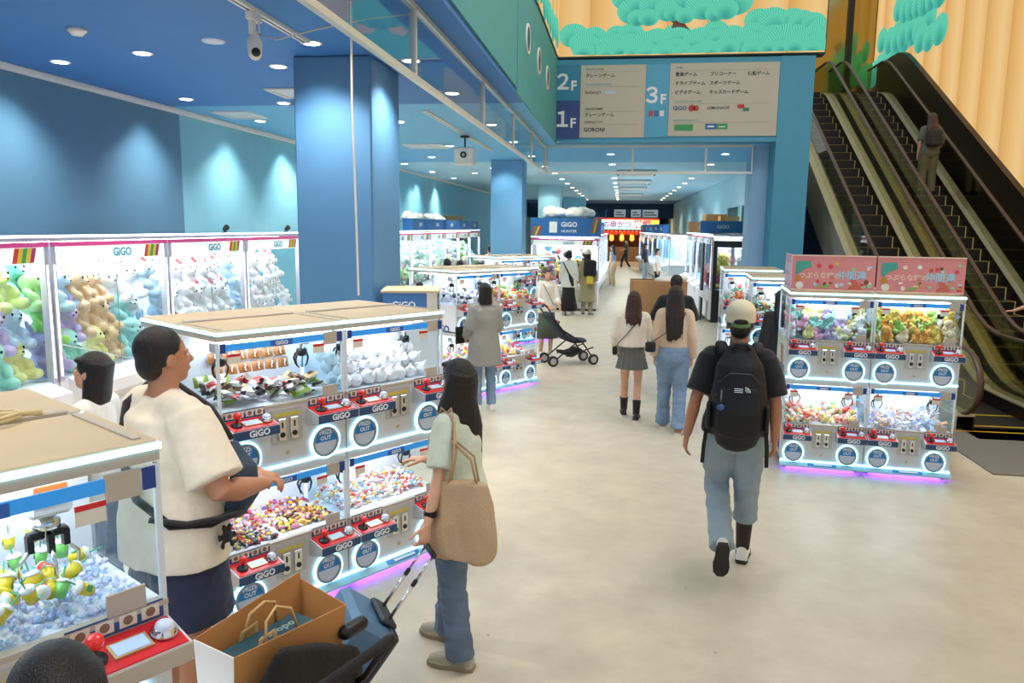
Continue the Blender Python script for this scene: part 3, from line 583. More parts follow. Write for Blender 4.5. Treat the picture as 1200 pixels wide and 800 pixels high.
def crane(key, label, p0, ang, i, sx=1.):
    CR[key] = dup(craneA, label, on_island(p0, ang, i, sx), ang, GRP, (sx, 1, 1))
crane('B', 'two-deck crane game of white plush balls, in front of the girl with the tote', L0, ANG, 1)
aN = R(58); N0 = (-1.215-WU*math.cos(aN), 1.85-WU*math.sin(aN))
crane('N', 'nearest crane game at the bottom left with toy drink cups', N0, aN, 0)
silver_panel = None
for ch in list(CR['N'].children):          # this one carries plain silver control fronts without lettering
    if ch.name.startswith('control_panel'):
        if silver_panel is None: silver_panel = ch.data.copy(); silver_panel.materials[2] = FRAMEB
        ch.data = silver_panel
        for c2 in list(ch.children):
            if c2.name.startswith('lettering'): bpy.data.objects.remove(c2)
for ch in list(CR['N'].children):
    if ch.name.startswith('claw') and ch.location.z > 1.2:
        for c2 in list(ch.children): bpy.data.objects.remove(c2)
        bpy.data.objects.remove(ch)
ORL = M('caution_orange', '#d97a3a', .5)
def crane_head(x, y):
    h = obj('crane_head', G().box(x-.055, x+.055, y-.05, y+.05, 1.53, 1.64, b=.012), SIDE, CR['N'])
    obj('caution_label', G().box(x-.04, x+.04, y-.052, y-.0502, 1.56, 1.6, 0).box(x-.04, x+.04, y-.052, y-.0502, 1.602, 1.618, 1).disc((x-.022, y-.0521, 1.58), .012, .001, 10, 2).box(x-.004, x+.034, y-.0531, y-.0521, 1.577, 1.584, 2), [PAPER, ORL, INK], h)
    q_ = G(); q_.M = Matrix.Translation((x, y, 0)); q_.lathe([(.022, 1.53), (.022, 1.515), (.034, 1.51), (.034, 1.49), (.018, 1.485), (.018, 1.45)], 18); obj('claw_hub', q_, CHROME, h, True)
    obj('claw_bracket', G().box(x-.05, x+.05, y-.014, y+.014, 1.462, 1.484, b=.004).box(x-.052, x-.036, y-.012, y+.012, 1.43, 1.475).box(x+.036, x+.052, y-.012, y+.012, 1.43, 1.475).box(x-.008, x+.008, y-.03, y-.014, 1.425, 1.475), CHUTE, h)
    for dx, dy in ((-1, 0), (1, 0), (0, -.5)): obj('claw_prong', G().tube([(x+dx*.04, y+dy*.04, 1.44), (x+dx*.075, y+dy*.09, 1.40), (x+dx*.07, y+dy*.09, 1.355), (x+dx*.045, y+dy*.05, 1.325)], [.006, .0055, .0045, .003], 8), CHROME, h, True)
crane_head(.60, .2); crane_head(.12, .26)
aR = R(-6); R0 = (1.60, 7.56)
crane('R', 'two-deck crane game under the left half of the pink banner', R0, aR, 0, .91)
crane('S', 'two-deck crane game under the right half of the pink banner', R0, aR, 1, .91)
I3 = (-2.12, 9.85)
crane('C', 'left crane game of the island behind the woman in the grey shirt', I3, ANG, 0)
crane('D', 'right crane game of the island beside the folded stroller', I3, ANG, 1)
I4 = (-2.25, 14.55)
crane('E', 'left crane game of the island in front of the second column', I4, ANG, 0); crane('F', 'right crane game of the island in front of the second column', I4, ANG, 1)
crane('H', 'two-deck crane game of green prizes right behind the man in the white cap', (1.60, 9.75), R(-4), 0)
crane('J', 'far two-deck crane game behind the green-prize one on the right', (1.50, 11.6), R(-4), 0)
# pink banner boards standing on the right island
PINK = M('banner_pink', '#e08f92', .55); CREAM = M('banner_cream', '#f0dcc8', .5)
def banner(x, label):
    t = thing('banner_board', label, 'banner', (R0[0]+math.cos(aR)*x, R0[1]+math.sin(aR)*x, 1.74), aR, 'pink banner boards')
    w_ = .735
    obj('board', G().box(0, w_, .06, .085, 0, .33), PINK, t); obj('border', G().box(0, w_, .052, .06, .32, .33).box(0, w_, .052, .06, 0, .008), CREAM, t)
    tx = text('つぶらな瞳の', .062, M('banner_letter_cream', '#f2d9c4', .5), t, (.25, .0585, .135), .02); text('仲間達', .085, M('banner_letter_sky', '#a9d5ea', .5), t, (.53, .0585, .14), .025)
    obj('picture', G().prism([(.035, .27), (.16, .275), (.175, .22), (.1, .19), (.06, .15), (.03, .15)], 'y', .055, .0595), M('banner_teal', '#4aa79a', .55), t)
    obj('picture', G().disc((.06, .0595, .105), .03, .004, 14), M('banner_amber', '#c98a34', .55), t); obj('picture', G().disc((.075, .0595, .045), .035, .004, 14), M('banner_white', '#efe9e2', .55), t)
    obj('picture', G().prism([(.5, .02), (.62, .02), (.6, .06), (.57, .1), (.52, .1), (.54, .06)], 'y', .055, .0595), M('banner_salmon', '#d06a58', .55), t)
    obj('picture', G().prism([(.25, .02), (.33, .03), (.35, .06), (.28, .045)], 'y', .055, .0595), M('banner_green', '#86b860', .55), t)
    q = random.Random(int(x*10)+3); pal = ['#efe4cf', '#d94b42', '#7d4a32', '#9fd0a8', '#e8c45a', '#b9d6e8', '#f3efe6', '#caa27a']
    for k in range(26):
        px, pz = q.uniform(.2, .71), q.choice((q.uniform(.19, .26), q.uniform(.03, .09))); s = q.uniform(.011, .022)
        obj('picture', G().disc((px, .0595, pz), s, .003+.0004*(k % 4), 8) if k % 3 else G().box(px-s, px+s, .0562, .0595, pz-s*.5, pz+s*.5), M('banner_bit_%d' % (k % 8), pal[k % 8], .55), t)
    return t
b0 = banner(.005, 'left pink banner board with cute animal and food drawings'); banner(.755, 'right pink banner board with cute animal and food drawings')
obj('side_board', G().box(-.01, .0, .06, .62, 0, .33), M('banner_lilac', '#dfb7cf', .55), b0)
for k in range(6): obj('picture', G().box(-.0125, -.0101, .1+(k % 3)*.17, .2+(k % 3)*.17, .05+(k//3)*.12, .13+(k//3)*.12), M('banner_lilac_pale', '#efdce8', .55), b0)
# ================================================================== big plush crane games
def remesh(g, voxel, iters=4, fac=.5):
    me = g.mesh('tmp', WHITE); o = bpy.data.objects.new('tmp', me)
    r_ = o.modifiers.new('r', 'REMESH'); r_.mode = 'VOXEL'; r_.voxel_size = voxel; r_.use_smooth_shade = True
    if iters: s_ = o.modifiers.new('s', 'SMOOTH'); s_.factor = fac; s_.iterations = iters
    m2 = bake(o); bpy.data.meshes.remove(me); m2.materials.clear(); return m2
PINKS = M('stripe_pink', '#d64a94', .4); LEDS = M('post_led', '#f4f6ff', emit=3.2, ecol='#e6ecff'); INL2 = M('big_inner_light', '#ffffff', emit=12.0, ecol='#fbfdff')
HDRW = M('header_translucent', '#eef4f2', .4, emit=.35, ecol='#e8f4f0'); SILV = M('silver_trim', '#c9c7d2', .3, .5); LTEAL = M('lettering_teal', '#2f9ac4', .45); SEAM = M('glass_edge', '#7f9c94', .3)
WB, DB = 1.84, 1.1
def make_big(label):
    t = thing('plush_crane_game', label, 'crane game', group='tall plush crane games'); W, D = WB, DB
    obj('cabinet', G().box(0, W, 0, D, .06, .8), SIDE, t); obj('control_console', G().prism([(0, .82), (-.22, .74), (-.22, .62), (0, .5)], 'x', .1, W-.1), SIDE, t)
    obj('plinth', G().box(.03, W-.03, .05, D-.03, 0, .06), CHUTE, t)
    obj('back_panel', G().box(.02, W-.02, D-.02, D, .8, 2.1), INNER, t); obj('play_field', G().box(.02, W-.02, .02, D-.021, .801, .815), INNER, t)
    obj('top_cover', G().box(0, W, 0, D, 2.115, 2.15), SILV, t); obj('inner_light', G().box(.15, W-.15, .2, D-.2, 2.09, 2.1), INL2, t)
    obj('led_strip', G().box(0, W, -.006, .02, 2.151, 2.172), LEDS, t); obj('pink_stripe', G().box(0, W, -.006, 0, 2.066, 2.11), PINKS, t)
    h = obj('header_panel', G().box(.08, W-.08, 0, .012, 1.92, 2.065), HDRW, t)
    text('GiGO', .12, LTEAL, h, (W*.56, -.001, 1.99), .03)
    for k in range(5): obj('header_stripe', G().prism([(1.44+k*.05, 2.06), (1.49+k*.05, 2.06), (1.45+k*.05, 1.93), (1.40+k*.05, 1.93)], 'y', -.003, -.0002), RB[(0, 2, 1, 2, 4)[k]], h)
    for x in (0, W-.06):
        p = obj('post', G().box(x, x+.06, 0, .06, .8, 2.11), SILV, t); obj('post_led', G().box(x+.022, x+.038, -.004, -.0003, .85, 1.9), LEDS, p)
        obj('post', G().box(x, x+.06, D-.06, D, .8, 2.11), SILV, t)
        obj('glass_pane', G().box(x+.025, x+.033, .065, D-.065, .816, 2.08), CGL, t)
    obj('glass_pane', G().box(.062, W/2-.003, .01, .018, .82, 1.918), CGL, t); obj('glass_pane', G().box(W/2+.003, W-.062, .01, .018, .82, 1.918), CGL, t)
    obj('door_seam', G().box(W/2-.004, W/2+.004, .004, .0095, .82, 1.918), SEAM, t)
    obj('slide_rail', G().tube([(.1, .1, 1.15), (W*.62, .1, .84)], .008, 6), WHITE, t)
    c = obj('claw_unit', G().box(W*.5-.11, W*.5+.11, .5, .72, 1.9, 2.05, b=.02), SIDE, t)
    for a in (-1, 1): obj('claw_arm', G().tube([(W*.5+a*.03, .6, 1.9), (W*.5+a*.17, .6, 1.82), (W*.5+a*.14, .6, 1.68), (W*.5+a*.05, .6, 1.62)], .014, 8), CHROME, c, smooth=True)
    return t
BX = -5.2; YB0 = 4.58; bigs = []
BL = ['tall plush crane at the left edge full of mint and lilac plush', 'tall plush crane of beige bears and a white box behind the man', 'tall plush crane packed with white plush with pink bows', 'tall plush crane of white plush next to the first column']
b1 = make_big(BL[0]); b1.location = (BX, YB0, 0); b1.rotation_euler = (0, 0, R(90)); bigs.append(b1)
for i in range(1, 4): bigs.append(dup(b1, BL[i], (BX, YB0+1.87*i, 0), R(90), 'tall plush crane games'))
ordn = ['first', 'second', 'third', 'fourth', 'fifth', 'sixth', 'seventh', 'eighth']
for i in range(6): bigs.append(dup(b1, '%s plush crane along the left wall past the first column' % ordn[i], (BX, 17.0+1.87*i, 0), R(90), 'plush cranes past the first column'))
hunt = dup(b1, 'crane game under the large blue topper sign with white lettering', (-2.5, 21.4, 0), 0, 'corridor crane games', (1.02, 1, .94))
for i in range(7): dup(b1, '%s glowing crane in the row right of the blue topper sign' % ordn[i], (-.86+.03*i, 22.7+1.9*i, 0), R(90-1), 'corridor crane row on the left', (1, 1, .94))
for i in range(6): dup(b1, '%s crane from the far end in the right corridor row' % ordn[i], (1.0+.16*i, 44.2-1.88*i, 0), R(-84.5), 'corridor crane row on the right', (1, 1, .95))
pinkc = dup(b1, 'tall crane with pink plush at the corridor corner on the right', (2.2, 21.4, 0), R(-90), 'corridor crane games', (1, .9, 1))
for i in range(3): dup(b1, '%s crane behind the pink plush crane on the right' % ordn[i], (2.2, 23.3+1.9*i, 0), R(-90), 'corridor crane games', (1, .9, 1))
# topper signs
TOPB = M('topper_blue', '#2f6fae', .45)
def topper(label, loc, rz, w_, h_, words, big=False):
    t = thing('topper_sign', label, 'sign', loc, rz, 'blue topper signs'); obj('board', G().box(0, w_, 0, .3 if big else .25, 0, h_), TOPB, t)
    text('GiGO', h_*(.36 if big else .42), LW, t, (w_*.55, -.002, h_*(.64 if big else .5)), .03)
    if big:
        text('HUNTER', h_*.2, LW, t, (w_*.55, -.002, h_*.28), .02, sx=1.1); obj('logo_mark', G().box(w_*.27, w_*.38, -.004, -.0005, h_*.2, h_*.8), LW, t)
        for s_ in (.0, .84):
            for k in range(4): obj('stripe', G().prism([(w_*s_+.1+k*.06, h_*.55), (w_*s_+.15+k*.06, h_*.55), (w_*s_+.05+k*.06, .02), (w_*s_+k*.06, .02)] if s_ == 0 else [(w_*s_+.1+k*.04, h_*.95), (w_*s_+.14+k*.04, h_*.95), (w_*s_+.06+k*.04, h_*.2), (w_*s_+.02+k*.04, h_*.2)], 'y', -.003, -.0005), RB[k % 3], t)
    return t
topper('large blue topper sign with white logo above the corridor crane', (-2.52, 21.42, 2.05), 0, 1.95, .5, True, True)
topper('blue topper sign with white logo on the right corridor machines', (2.15, 22.0, 2.2), 0, 1.1, .32, True)
for i in range(5): topper('%s blue topper sign on the cranes along the left wall' % ordn[i], (BX, 18.9+1.87*i, 2.175), R(90), 1.5, .3, True)
for i in range(5): topper('%s small blue topper on the far right corridor row' % ordn[i], (1.04+.16*i, 44.0-1.88*i, 2.07), R(-84.5), 1.4, .42, True)
for i in range(5): topper('%s small blue topper on the left corridor row' % ordn[i], (-.86+.03*i, 22.8+1.9*i, 2.05), R(89), 1.5, .45, True)

# ------------------------------------------------------------------ plush toys
EYE = M('plush_eye', '#1a1512', .2); NOSE = M('plush_nose', '#6b4a3a', .4)
def plush_mesh(kind):
    g = G(); e = lambda c, r_, rot=None: g.ell(c, r_, 14, 10, 0, rot)
    e((0, .01, .12), (.105, .09, .125)); e((0, -.02, .3), (.125, .105, .105)); e((0, -.115, .275), (.05, .032, .036))
    for s in (-1, 1):
        if kind == 'rabbit': e((s*.055, .0, .45), (.028, .02, .09), Matrix.Rotation(s*.25, 3, 'Y'))
        elif kind == 'bear': e((s*.075, 0, .395), (.038, .022, .038))
        else: g.tube([(s*.06, 0, .37), (s*.085, 0, .42)], [.03, .008], 8)
        g.tube([(s*.085, -.02, .2), (s*.11, -.07, .165), (s*.095, -.105, .14)], [.04, .042, .04], 10, dome=True)
        g.tube([(s*.06, -.03, .06), (s*.09, -.12, .05), (s*.1, -.16, .06)], [.05, .048, .05], 10, dome=True)
    return remesh(g, .011, 5)
PM = {k: plush_mesh(k) for k in ('rabbit', 'bear', 'cat')}
eye_me = G().ell((0, 0, 0), (.011, .008, .013), 8, 6).mesh('eye', EYE, True); nose_me = G().ell((0, 0, 0), (.014, .009, .009), 8, 6).mesh('nose', NOSE, True)
scarf_me = {}
PCOL = {'mint': '#a6e4cf', 'lilac': '#cdb5e0', 'pale blue': '#c3dcf2', 'yellow green': '#d9ea9a', 'pink': '#f0b6cb', 'beige': '#e6c59c', 'white': '#f0f0f2', 'green': '#a6d96a', 'lemon': '#ece79c', 'aqua': '#9fdcd8', 'orange': '#f0b04a', 'yellow': '#f2d968', 'cream': '#f3e3bd', 'sky blue': '#9cc6ee'}
pmesh = {}
def plush(kind, col, label, mw, scale=1., tilt=(0, 0, 0), group=None, bow=None):
    k = (kind, col)
    if k not in pmesh:
        me = PM[kind].copy(); me.materials.append(M('plush_'+col.replace(' ', '_'), PCOL[col], .9, sheen=.6, bump=(70, .35))); pmesh[k] = me
    nm = {'rabbit': 'plush_rabbit', 'bear': 'plush_bear', 'cat': 'plush_toy'}[kind]
    t = thing(nm, label, 'plush toy', mw[:3], mw[3], group, scale); t.rotation_euler = (tilt[0], tilt[1], mw[3]+tilt[2])
    obj('body', pmesh[k], parent=t)
    for s in (-1, 1): obj('eye', eye_me, parent=t, loc=(s*.048, -.116, .318))
    obj('nose', nose_me, parent=t, loc=(0, -.147, .282))
    if bow:
        bm = shared('bow'+bow, lambda: G().prism([(-.05, .03), (0, .008), (.05, .03), (.05, -.03), (0, -.008), (-.05, -.03)], 'y', -.012, .012).mesh('bow', M('bow_'+bow, {'pink': '#ef9aa0', 'red': '#e0564e', 'aqua': '#7fd0d6'}[bow], .7)))
        obj('bow', bm, parent=t, loc=(.06, -.05, .41), rot=(0, R(35), 0))
    return t
def inb(i, x, y, z): return (BX-y, YB0+1.87*i+x, z, R(90))
def fill(i, rows, where, group, sc=1.0):
    q = random.Random(i*17+1)
    for (z, y, items) in rows:
        n = len(items)
        for k, it in enumerate(items):
            if it is None: continue
            kind, col, bow = it; x = .19+(WB-.38)*k/(n-1) if n > 1 else WB/2
            plush(kind, col, '%s plush %s %s' % (col, {'rabbit': 'rabbit', 'bear': 'bear', 'cat': 'toy'}[kind]+(' with a %s bow' % bow if bow else ''), where), inb(i, x+q.uniform(-.03, .03), y, z), sc*q.uniform(.9, 1.1), (q.uniform(-.18, .12), q.uniform(-.25, .25), q.uniform(-.4, .4)), group, bow)
r = lambda c: ('rabbit', c, None); b_ = lambda c: ('bear', c, None); c_ = lambda c, w=None: ('cat', c, w)
fill(0, [(.82, .28, [r('pink'), r('mint'), r('pink'), r('lilac'), r('mint'), b_('lemon')]), (1.12, .34, [r('mint'), r('lilac'), r('pink'), r('mint'), r('lilac'), r('pale blue')]), (1.46, .42, [r('lilac'), r('pale blue'), r('mint'), r('mint'), b_('lemon'), b_('yellow green')])], 'in the leftmost tall crane', 'plush in the leftmost crane', 1.12)
fill(1, [(.82, .28, [r('lilac'), r('mint'), b_('lemon'), b_('beige'), c_('aqua'), r('sky blue')]), (1.1, .34, [r('green'), r('lilac'), b_('beige'), b_('beige'), c_('aqua'), c_('white')]), (1.4, .42, [r('yellow green'), r('pale blue'), b_('beige'), b_('beige'), c_('white'), c_('white')]), (1.52, .6, [r('mint'), None, None, None, c_('white'), c_('white')])], 'in the tall crane behind the man', 'plush in the bear crane', 1.05)
fill(2, [(.82, .26, [c_('white', 'red')]*6), (1.12, .34, [c_('white', 'pink')]*6), (1.42, .42, [c_('white', 'red')]*6), (1.5, .62, [c_('white', 'pink')]*6)], 'in the tall crane of white plush', 'white plush with bows', .98)
fill(3, [(.82, .26, [c_('white', 'pink')]*5), (1.12, .34, [c_('white', 'aqua')]*5), (1.42, .42, [c_('white', 'pink')]*5), (1.5, .62, [c_('white', 'red')]*5)], 'in the tall crane beside the first column', 'white plush beside the column', .98)
t = thing('display_box', 'white display box with blue lettering in the bear crane', 'box', inb(1, .62, .46, 1.36)[:3], R(90)); obj('carton', G().box(0, .72, 0, .1, 0, .5, b=.01), INNER, t); text('GiGO', .13, LTEAL, t, (.42, -.002, .33), .03)
# ------------------------------------------------------------------ heaps nobody could count: one mesh each
def heap(name, label, cat, mat4, n, bx, pal, size, seed, shape='lump', parts=None):
    q = random.Random(seed); g = G(); mats = [M('heap_'+c.strip('#'), c, .45) for c in pal]; cents = []
    for k in range(n):
        x, y = q.uniform(bx[0], bx[1]), q.uniform(bx[2], bx[3]); u = (y-bx[2])/(bx[3]-bx[2]); z = bx[4]+q.random()*(bx[5]-bx[4])*(.35+.65*u); s = size*q.uniform(.7, 1.35)
        g.M = Matrix.Translation((x, y, z)) @ Matrix.Rotation(q.uniform(0, 6.28), 4, (q.uniform(-1, 1), q.uniform(-1, 1), q.uniform(-1, 1)+.01)); mi = q.randrange(len(pal))
        if shape == 'lump': g.lathe([(s*.15, -s*.8), (s*.9, -s*.35), (s*.9, s*.35), (s*.15, s*.8)], 6, mi)
        elif shape == 'pack': g.box(-s, s, -s*.7, s*.7, -s*.2, s*.2, mi, b=s*.16)
        elif shape == 'bead': g.lathe([(s*.05, -s*.7), (s*.7, 0), (s*.05, s*.7)], 5, mi)
    o = obj(name, g, mats, smooth=False); o.matrix_world = mat4; return tag(o, label, cat, kind='stuff')
def cm(key): o = CR[key]; return Matrix.Translation(o.location) @ Matrix.Rotation(o.rotation_euler.z, 4, 'Z') @ Matrix.Diagonal((*o.scale, 1))
UP, LO = 1.268, .448      # field heights
PASTEL = ['#f4d0dc', '#d8e8f4', '#f6eec0', '#cfeacb', '#f0f0f0', '#e3d3ef']; CANDY = ['#d9433f', '#e9c63a', '#2f3033', '#f1efe8', '#e58fae', '#4f8fc4', '#5f9f4f']; MIXW = ['#f2eee8', '#f4e6dc', '#e2574d', '#f2c95a', '#8fbfd8', '#f7f3ee', '#f4c7cf', '#efe9f2']
heap('candy_heap', 'black and yellow candy heap in the lower deck left tray', 'candy', cm('A'), 420, (.05, .36, .06, .24, LO, LO+.04), ['#2c2d31', '#e2c53d', '#efece2', '#cf4a42', '#4b4d55', '#8a96a8'], .012, 1)
heap('candy_heap', 'yellow and pink candy heap in the lower deck right tray', 'candy', cm('A'), 420, (.42, .78, .1, .28, LO, LO+.06), ['#e8cf3c', '#efece2', '#e58fae', '#3b3c40', '#f3e27a', '#d98a4a'], .012, 2)
heap('candy_heap', 'red and white candy heap at the back of the lower deck', 'candy', cm('A'), 420, (.05, .76, .3, .45, LO, LO+.09), ['#d9433f', '#f1efe8', '#e9c63a', '#e9a3b8', '#8a6a9a'], .012, 3)
heap('candy_heap', 'white and red capsule candy heap in front of the girl', 'candy', cm('B'), 700, (.05, .77, .12, .45, LO, LO+.1), MIXW, .013, 4)
heap('bead_bed', 'clear blue plastic ice beads under the toy cups', 'plastic beads', cm('N'), 900, (.03, .79, .04, .45, UP, UP+.05), ['#cfe4fa', '#b6d2f6', '#e6f1fb', '#d8d8fa'], .014, 5, 'bead')
heap('prize_heap', 'red and cream snack prize heap in the lower left deck under the pink banner', 'prizes', cm('R'), 240, (.05, .77, .06, .45, LO, LO+.15), ['#f4ece2', '#f2c9a0', '#e2574d', '#f0a9a0', '#f4d87a', '#9fcf9a', '#f6e3d2'], .026, 6)
heap('prize_heap', 'pale blue and white prize heap in the lower right deck under the pink banner', 'prizes', cm('S'), 260, (.05, .77, .06, .45, LO, LO+.17), ['#f0f2f6', '#cfe0f0', '#a9c9e8', '#e8e0f0', '#f0b890', '#e5d9c8', '#b8b4e0'], .026, 7, 'pack')
for k_, (key, pal, wh) in enumerate((('C', ['#f2f2f4', '#e4e6ee', '#3a3a3e', '#d8c8d8', '#cfd6e6'], 'upper deck of the left crane by the grey-shirted woman'), ('D', ['#d9403a', '#f2d34a', '#f4f0ea', '#e88a5a', '#7fb86a'], 'upper deck of the crane by the stroller'))):
    heap('prize_heap', 'mixed prize heap in the '+wh, 'prizes', cm(key), 160, (.05, .77, .06, .45, UP, UP+.2), pal, .03, 20+k_)
    heap('prize_heap', 'mixed prize heap in the '+wh.replace('upper', 'lower'), 'prizes', cm(key), 160, (.05, .77, .06, .45, LO, LO+.17), ['#f2d34a', '#e2574d', '#f4f0ea', '#f0c0a0', '#8fb8d8'], .028, 30+k_)
for k_, (key, pal, wh) in enumerate((('E', PASTEL, 'left crane before the second column'), ('F', CANDY, 'right crane before the second column'), ('H', ['#5fb86a', '#f2f2ee', '#8fd08a', '#3a3a3e', '#e8833a'], 'crane behind the white cap'), ('J', ['#6fc4a0', '#e8833a', '#f2f2f4', '#e05a50'], 'far right two-deck crane'))):
    heap('prize_heap', 'small prize heap in the '+wh, 'prizes', cm(key), 150, (.05, .77, .06, .45, UP, UP+.2), pal, .03, 40+k_, 'pack')
far_heap = []
for i in range(6): heap('plush_heap', 'pale plush heap in the %s crane along the left wall past the column' % ordn[i], 'prizes', Matrix.Translation((BX, 17.0+1.87*i, 0)) @ Matrix.Rotation(R(90), 4, 'Z'), 150, (.12, 1.72, .06, .7, .85, 1.8), ['#b8dca0', '#cfe8dc', '#f0f2f0', '#e8efc8', '#f0d8e0'], .11, 60+i)
heap('plush_heap', 'colourful plush heap in the crane under the large blue topper', 'prizes', Matrix.Translation((-2.5, 21.4, 0)), 190, (.12, 1.72, .04, .55, .78, 1.75), ['#f2d34a', '#e2574d', '#f4f0ea', '#4f8fc4', '#3a3a3e', '#f0b6cb'], .1, 70)
heap('plush_heap', 'pink plush heap in the crane at the right corridor corner', 'prizes', Matrix.Translation((2.2, 21.4, 0)) @ Matrix.Rotation(R(-90), 4, 'Z'), 110, (.12, 1.72, .05, .6, .85, 1.7), ['#d9788e', '#c9607a', '#e090a4'], .13, 71)
# ------------------------------------------------------------------ countable small prizes
def at(key, x, y, z): p = cm(key) @ Vector((x, y, z)); return (p.x, p.y, p.z)
def pack_mesh(c1, c2):
    V, F, mi = [], [], []; n = 4
    for sgn in (1, -1):
        for i in range(n+1):
            for j in range(n+1):
                u, v = i/n, j/n; V.append(((u-.5)*.10, (v-.5)*.075, sgn*.016*(math.sin(math.pi*u)*math.sin(math.pi*v))**.5 if 0 < i < n and 0 < j < n else 0))
    for s_ in (0, 1):
        o = s_*(n+1)**2
        for i in range(n):
            for j in range(n):
                f = (o+i*(n+1)+j, o+(i+1)*(n+1)+j, o+(i+1)*(n+1)+j+1, o+i*(n+1)+j+1); F.append(f if s_ == 0 else f[::-1]); mi.append(1 if (i in (1, 2) and j in (1, 2, 3)) else 0)
    g = G(); g.add(V, F); g.mi = mi; return g.mesh('snack_pack', [M('pack_'+c1.strip('#'), c1, .3), M('pack_'+c2.strip('#'), c2, .3)], True)
PK = {'brown': pack_mesh('#a9713a', '#8f5a2a'), 'green': pack_mesh('#8fb04a', '#e6e9d0'), 'white and red': pack_mesh('#eeeae2', '#c03a36'), 'black and white': pack_mesh('#2b2a2c', '#ece6dc'), 'tan': pack_mesh('#c9a878', '#4a3a30')}
q = random.Random(5)
QM = text_mesh('?', .07, LW, .02)
for row, (n, z, y, kind) in enumerate(((6, UP+.235, .44, 'brown'), (6, UP+.165, .40, 'brown'), (6, UP+.3, .455, 'green'), (3, UP+.12, .36, 'green'))):
    for i in range(n):
        x = (.2+i*.088) if kind == 'brown' else (.36+i*.06 if row == 2 else .07+i*.07)
        t = thing('snack_pack', '%s snack pack standing in the back rows of the upper deck' % kind, 'snack', at('A', x, y, z), ANG, 'standing %s packs' % kind); t.rotation_euler = (R(78), 0, ANG); t.rotation_euler = (R(78)+q.uniform(-.15, .1), q.uniform(-.12, .12), ANG+q.uniform(-.2, .2)); t.scale = (.74, .85, 1) if row != 2 else (.5, .5, 1)
        obj('pouch', PK[kind], parent=t)
        if kind == 'brown': obj('question_mark', QM, parent=t, loc=(0, 0, .018), rot=(R(-90), 0, 0))
for i in range(64):
    kind = q.choice(('white and red', 'black and white', 'tan', 'white and red', 'green', 'black and white'))
    t = thing('snack_pack', '%s snack pack lying in the front heap of the upper deck' % kind, 'snack', at('A', q.uniform(.08, .74), q.uniform(.08, .34), UP+.03+q.random()*.09), 0, 'heaped %s packs' % kind, q.uniform(.85, 1.1)); t.rotation_euler = (q.uniform(-.6, .6)+.3, q.uniform(-.6, .6), q.uniform(0, 6.3)); obj('pouch', PK[kind], parent=t)
ballm = remesh(G().ell((0, 0, 0), (.05, .05, .046), 12, 8).ell((.035, -.02, .04), (.016, .012, .016), 8, 6).ell((-.035, -.02, .04), (.016, .012, .016), 8, 6).ell((0, -.045, -.01), (.02, .014, .012), 8, 6), .008, 3); ballm.materials.append(M('plush_white', PCOL['white'], .9, sheen=.6, bump=(70, .35)))
for i in range(46):
    lay = i//16; t = thing('plush_ball', 'white round plush ball in the upper deck heap', 'plush toy', at('B', .09+(i % 16 % 8)*.088+q.uniform(-.02, .02), .12+(i % 16//8)*.1+lay*.07, UP+.045+lay*.065+q.uniform(-.01, .01)), ANG, 'white plush balls', q.uniform(.9, 1.15)); t.rotation_euler = (q.uniform(-.6, .6), q.uniform(-.6, .6), ANG+q.uniform(-1, 1))
    obj('body', ballm, parent=t); obj('nose', shared('bnose', lambda: G().ell((0, -.058, -.006), (.007, .005, .005), 8, 6).mesh('nose', M('ball_pink_nose', '#e89aa6', .5), True)), parent=t)
def cup_mesh(col): return G().lathe([(.02, 0), (.027, .06)], 12, 0).lathe([(.0285, .06), (.0285, .065), (.02, .074), (.004, .077)], 12, 1).mesh('cup', [M('cup_'+col[0], col[1], .25), M('cup_lid', '#e9f0ee', .25)], True)
CUPS = {c[0]: cup_mesh(c) for c in (('yellow', '#e8d63a'), ('red', '#e2473f'), ('green', '#7cc86a'))}
STRAW = shared('straw', lambda: G().tube([(.005, 0, .04), (.012, 0, .12)], .0035, 6).mesh('straw', M('straw_green', '#57b58a', .4)))
CLAB = shared('cuplab', lambda: G().box(-.012, .012, -.0262, -.0245, .018, .042).mesh('cup_label', M('cup_label_green', '#5aa06a', .5)))
for i in range(84):
    c = q.choice(('yellow', 'yellow', 'red', 'green', 'yellow')); back = i < 16
    x, y, z = ((.28+(i % 8)*.058, .36+(i//8)*.055, UP+.06+(i//8)*.05) if back else (q.gauss(.42, .13), q.uniform(.06, .3), UP+.05+q.random()*.05))
    t = thing('toy_drink_cup', '%s toy drink cup %s of the nearest crane' % (c, 'standing in the back rows' if back else 'lying in the front heap'), 'toy', at('N', x, y, z), 0, '%s toy cups %s' % (c, 'in the back rows' if back else 'in the heap'), q.uniform(.6, .75))
    t.rotation_euler = (q.uniform(-.15, .15), q.uniform(-.15, .15), q.uniform(0, 6)) if back else (q.uniform(-1.5, 1.5), q.uniform(-1.5, 1.5), q.uniform(0, 6))
    obj('cup', CUPS[c], parent=t); obj('straw', STRAW, parent=t); obj('cup_label', CLAB, parent=t)
t = thing('display_card', 'pale blue notice card leaning at the back of the nearest crane', 'card', at('N', .03, .43, UP+.06), aN); obj('card', G().box(0, .26, 0, .006, 0, .13), M('notice_blue', '#bfe0ea', .5), t)
for k in range(3): obj('print_line', G().box(.03, .2, -.0015, -.0002, .03+k*.033, .04+k*.033), M('notice_ink', '#5a9ab8', .5), t)
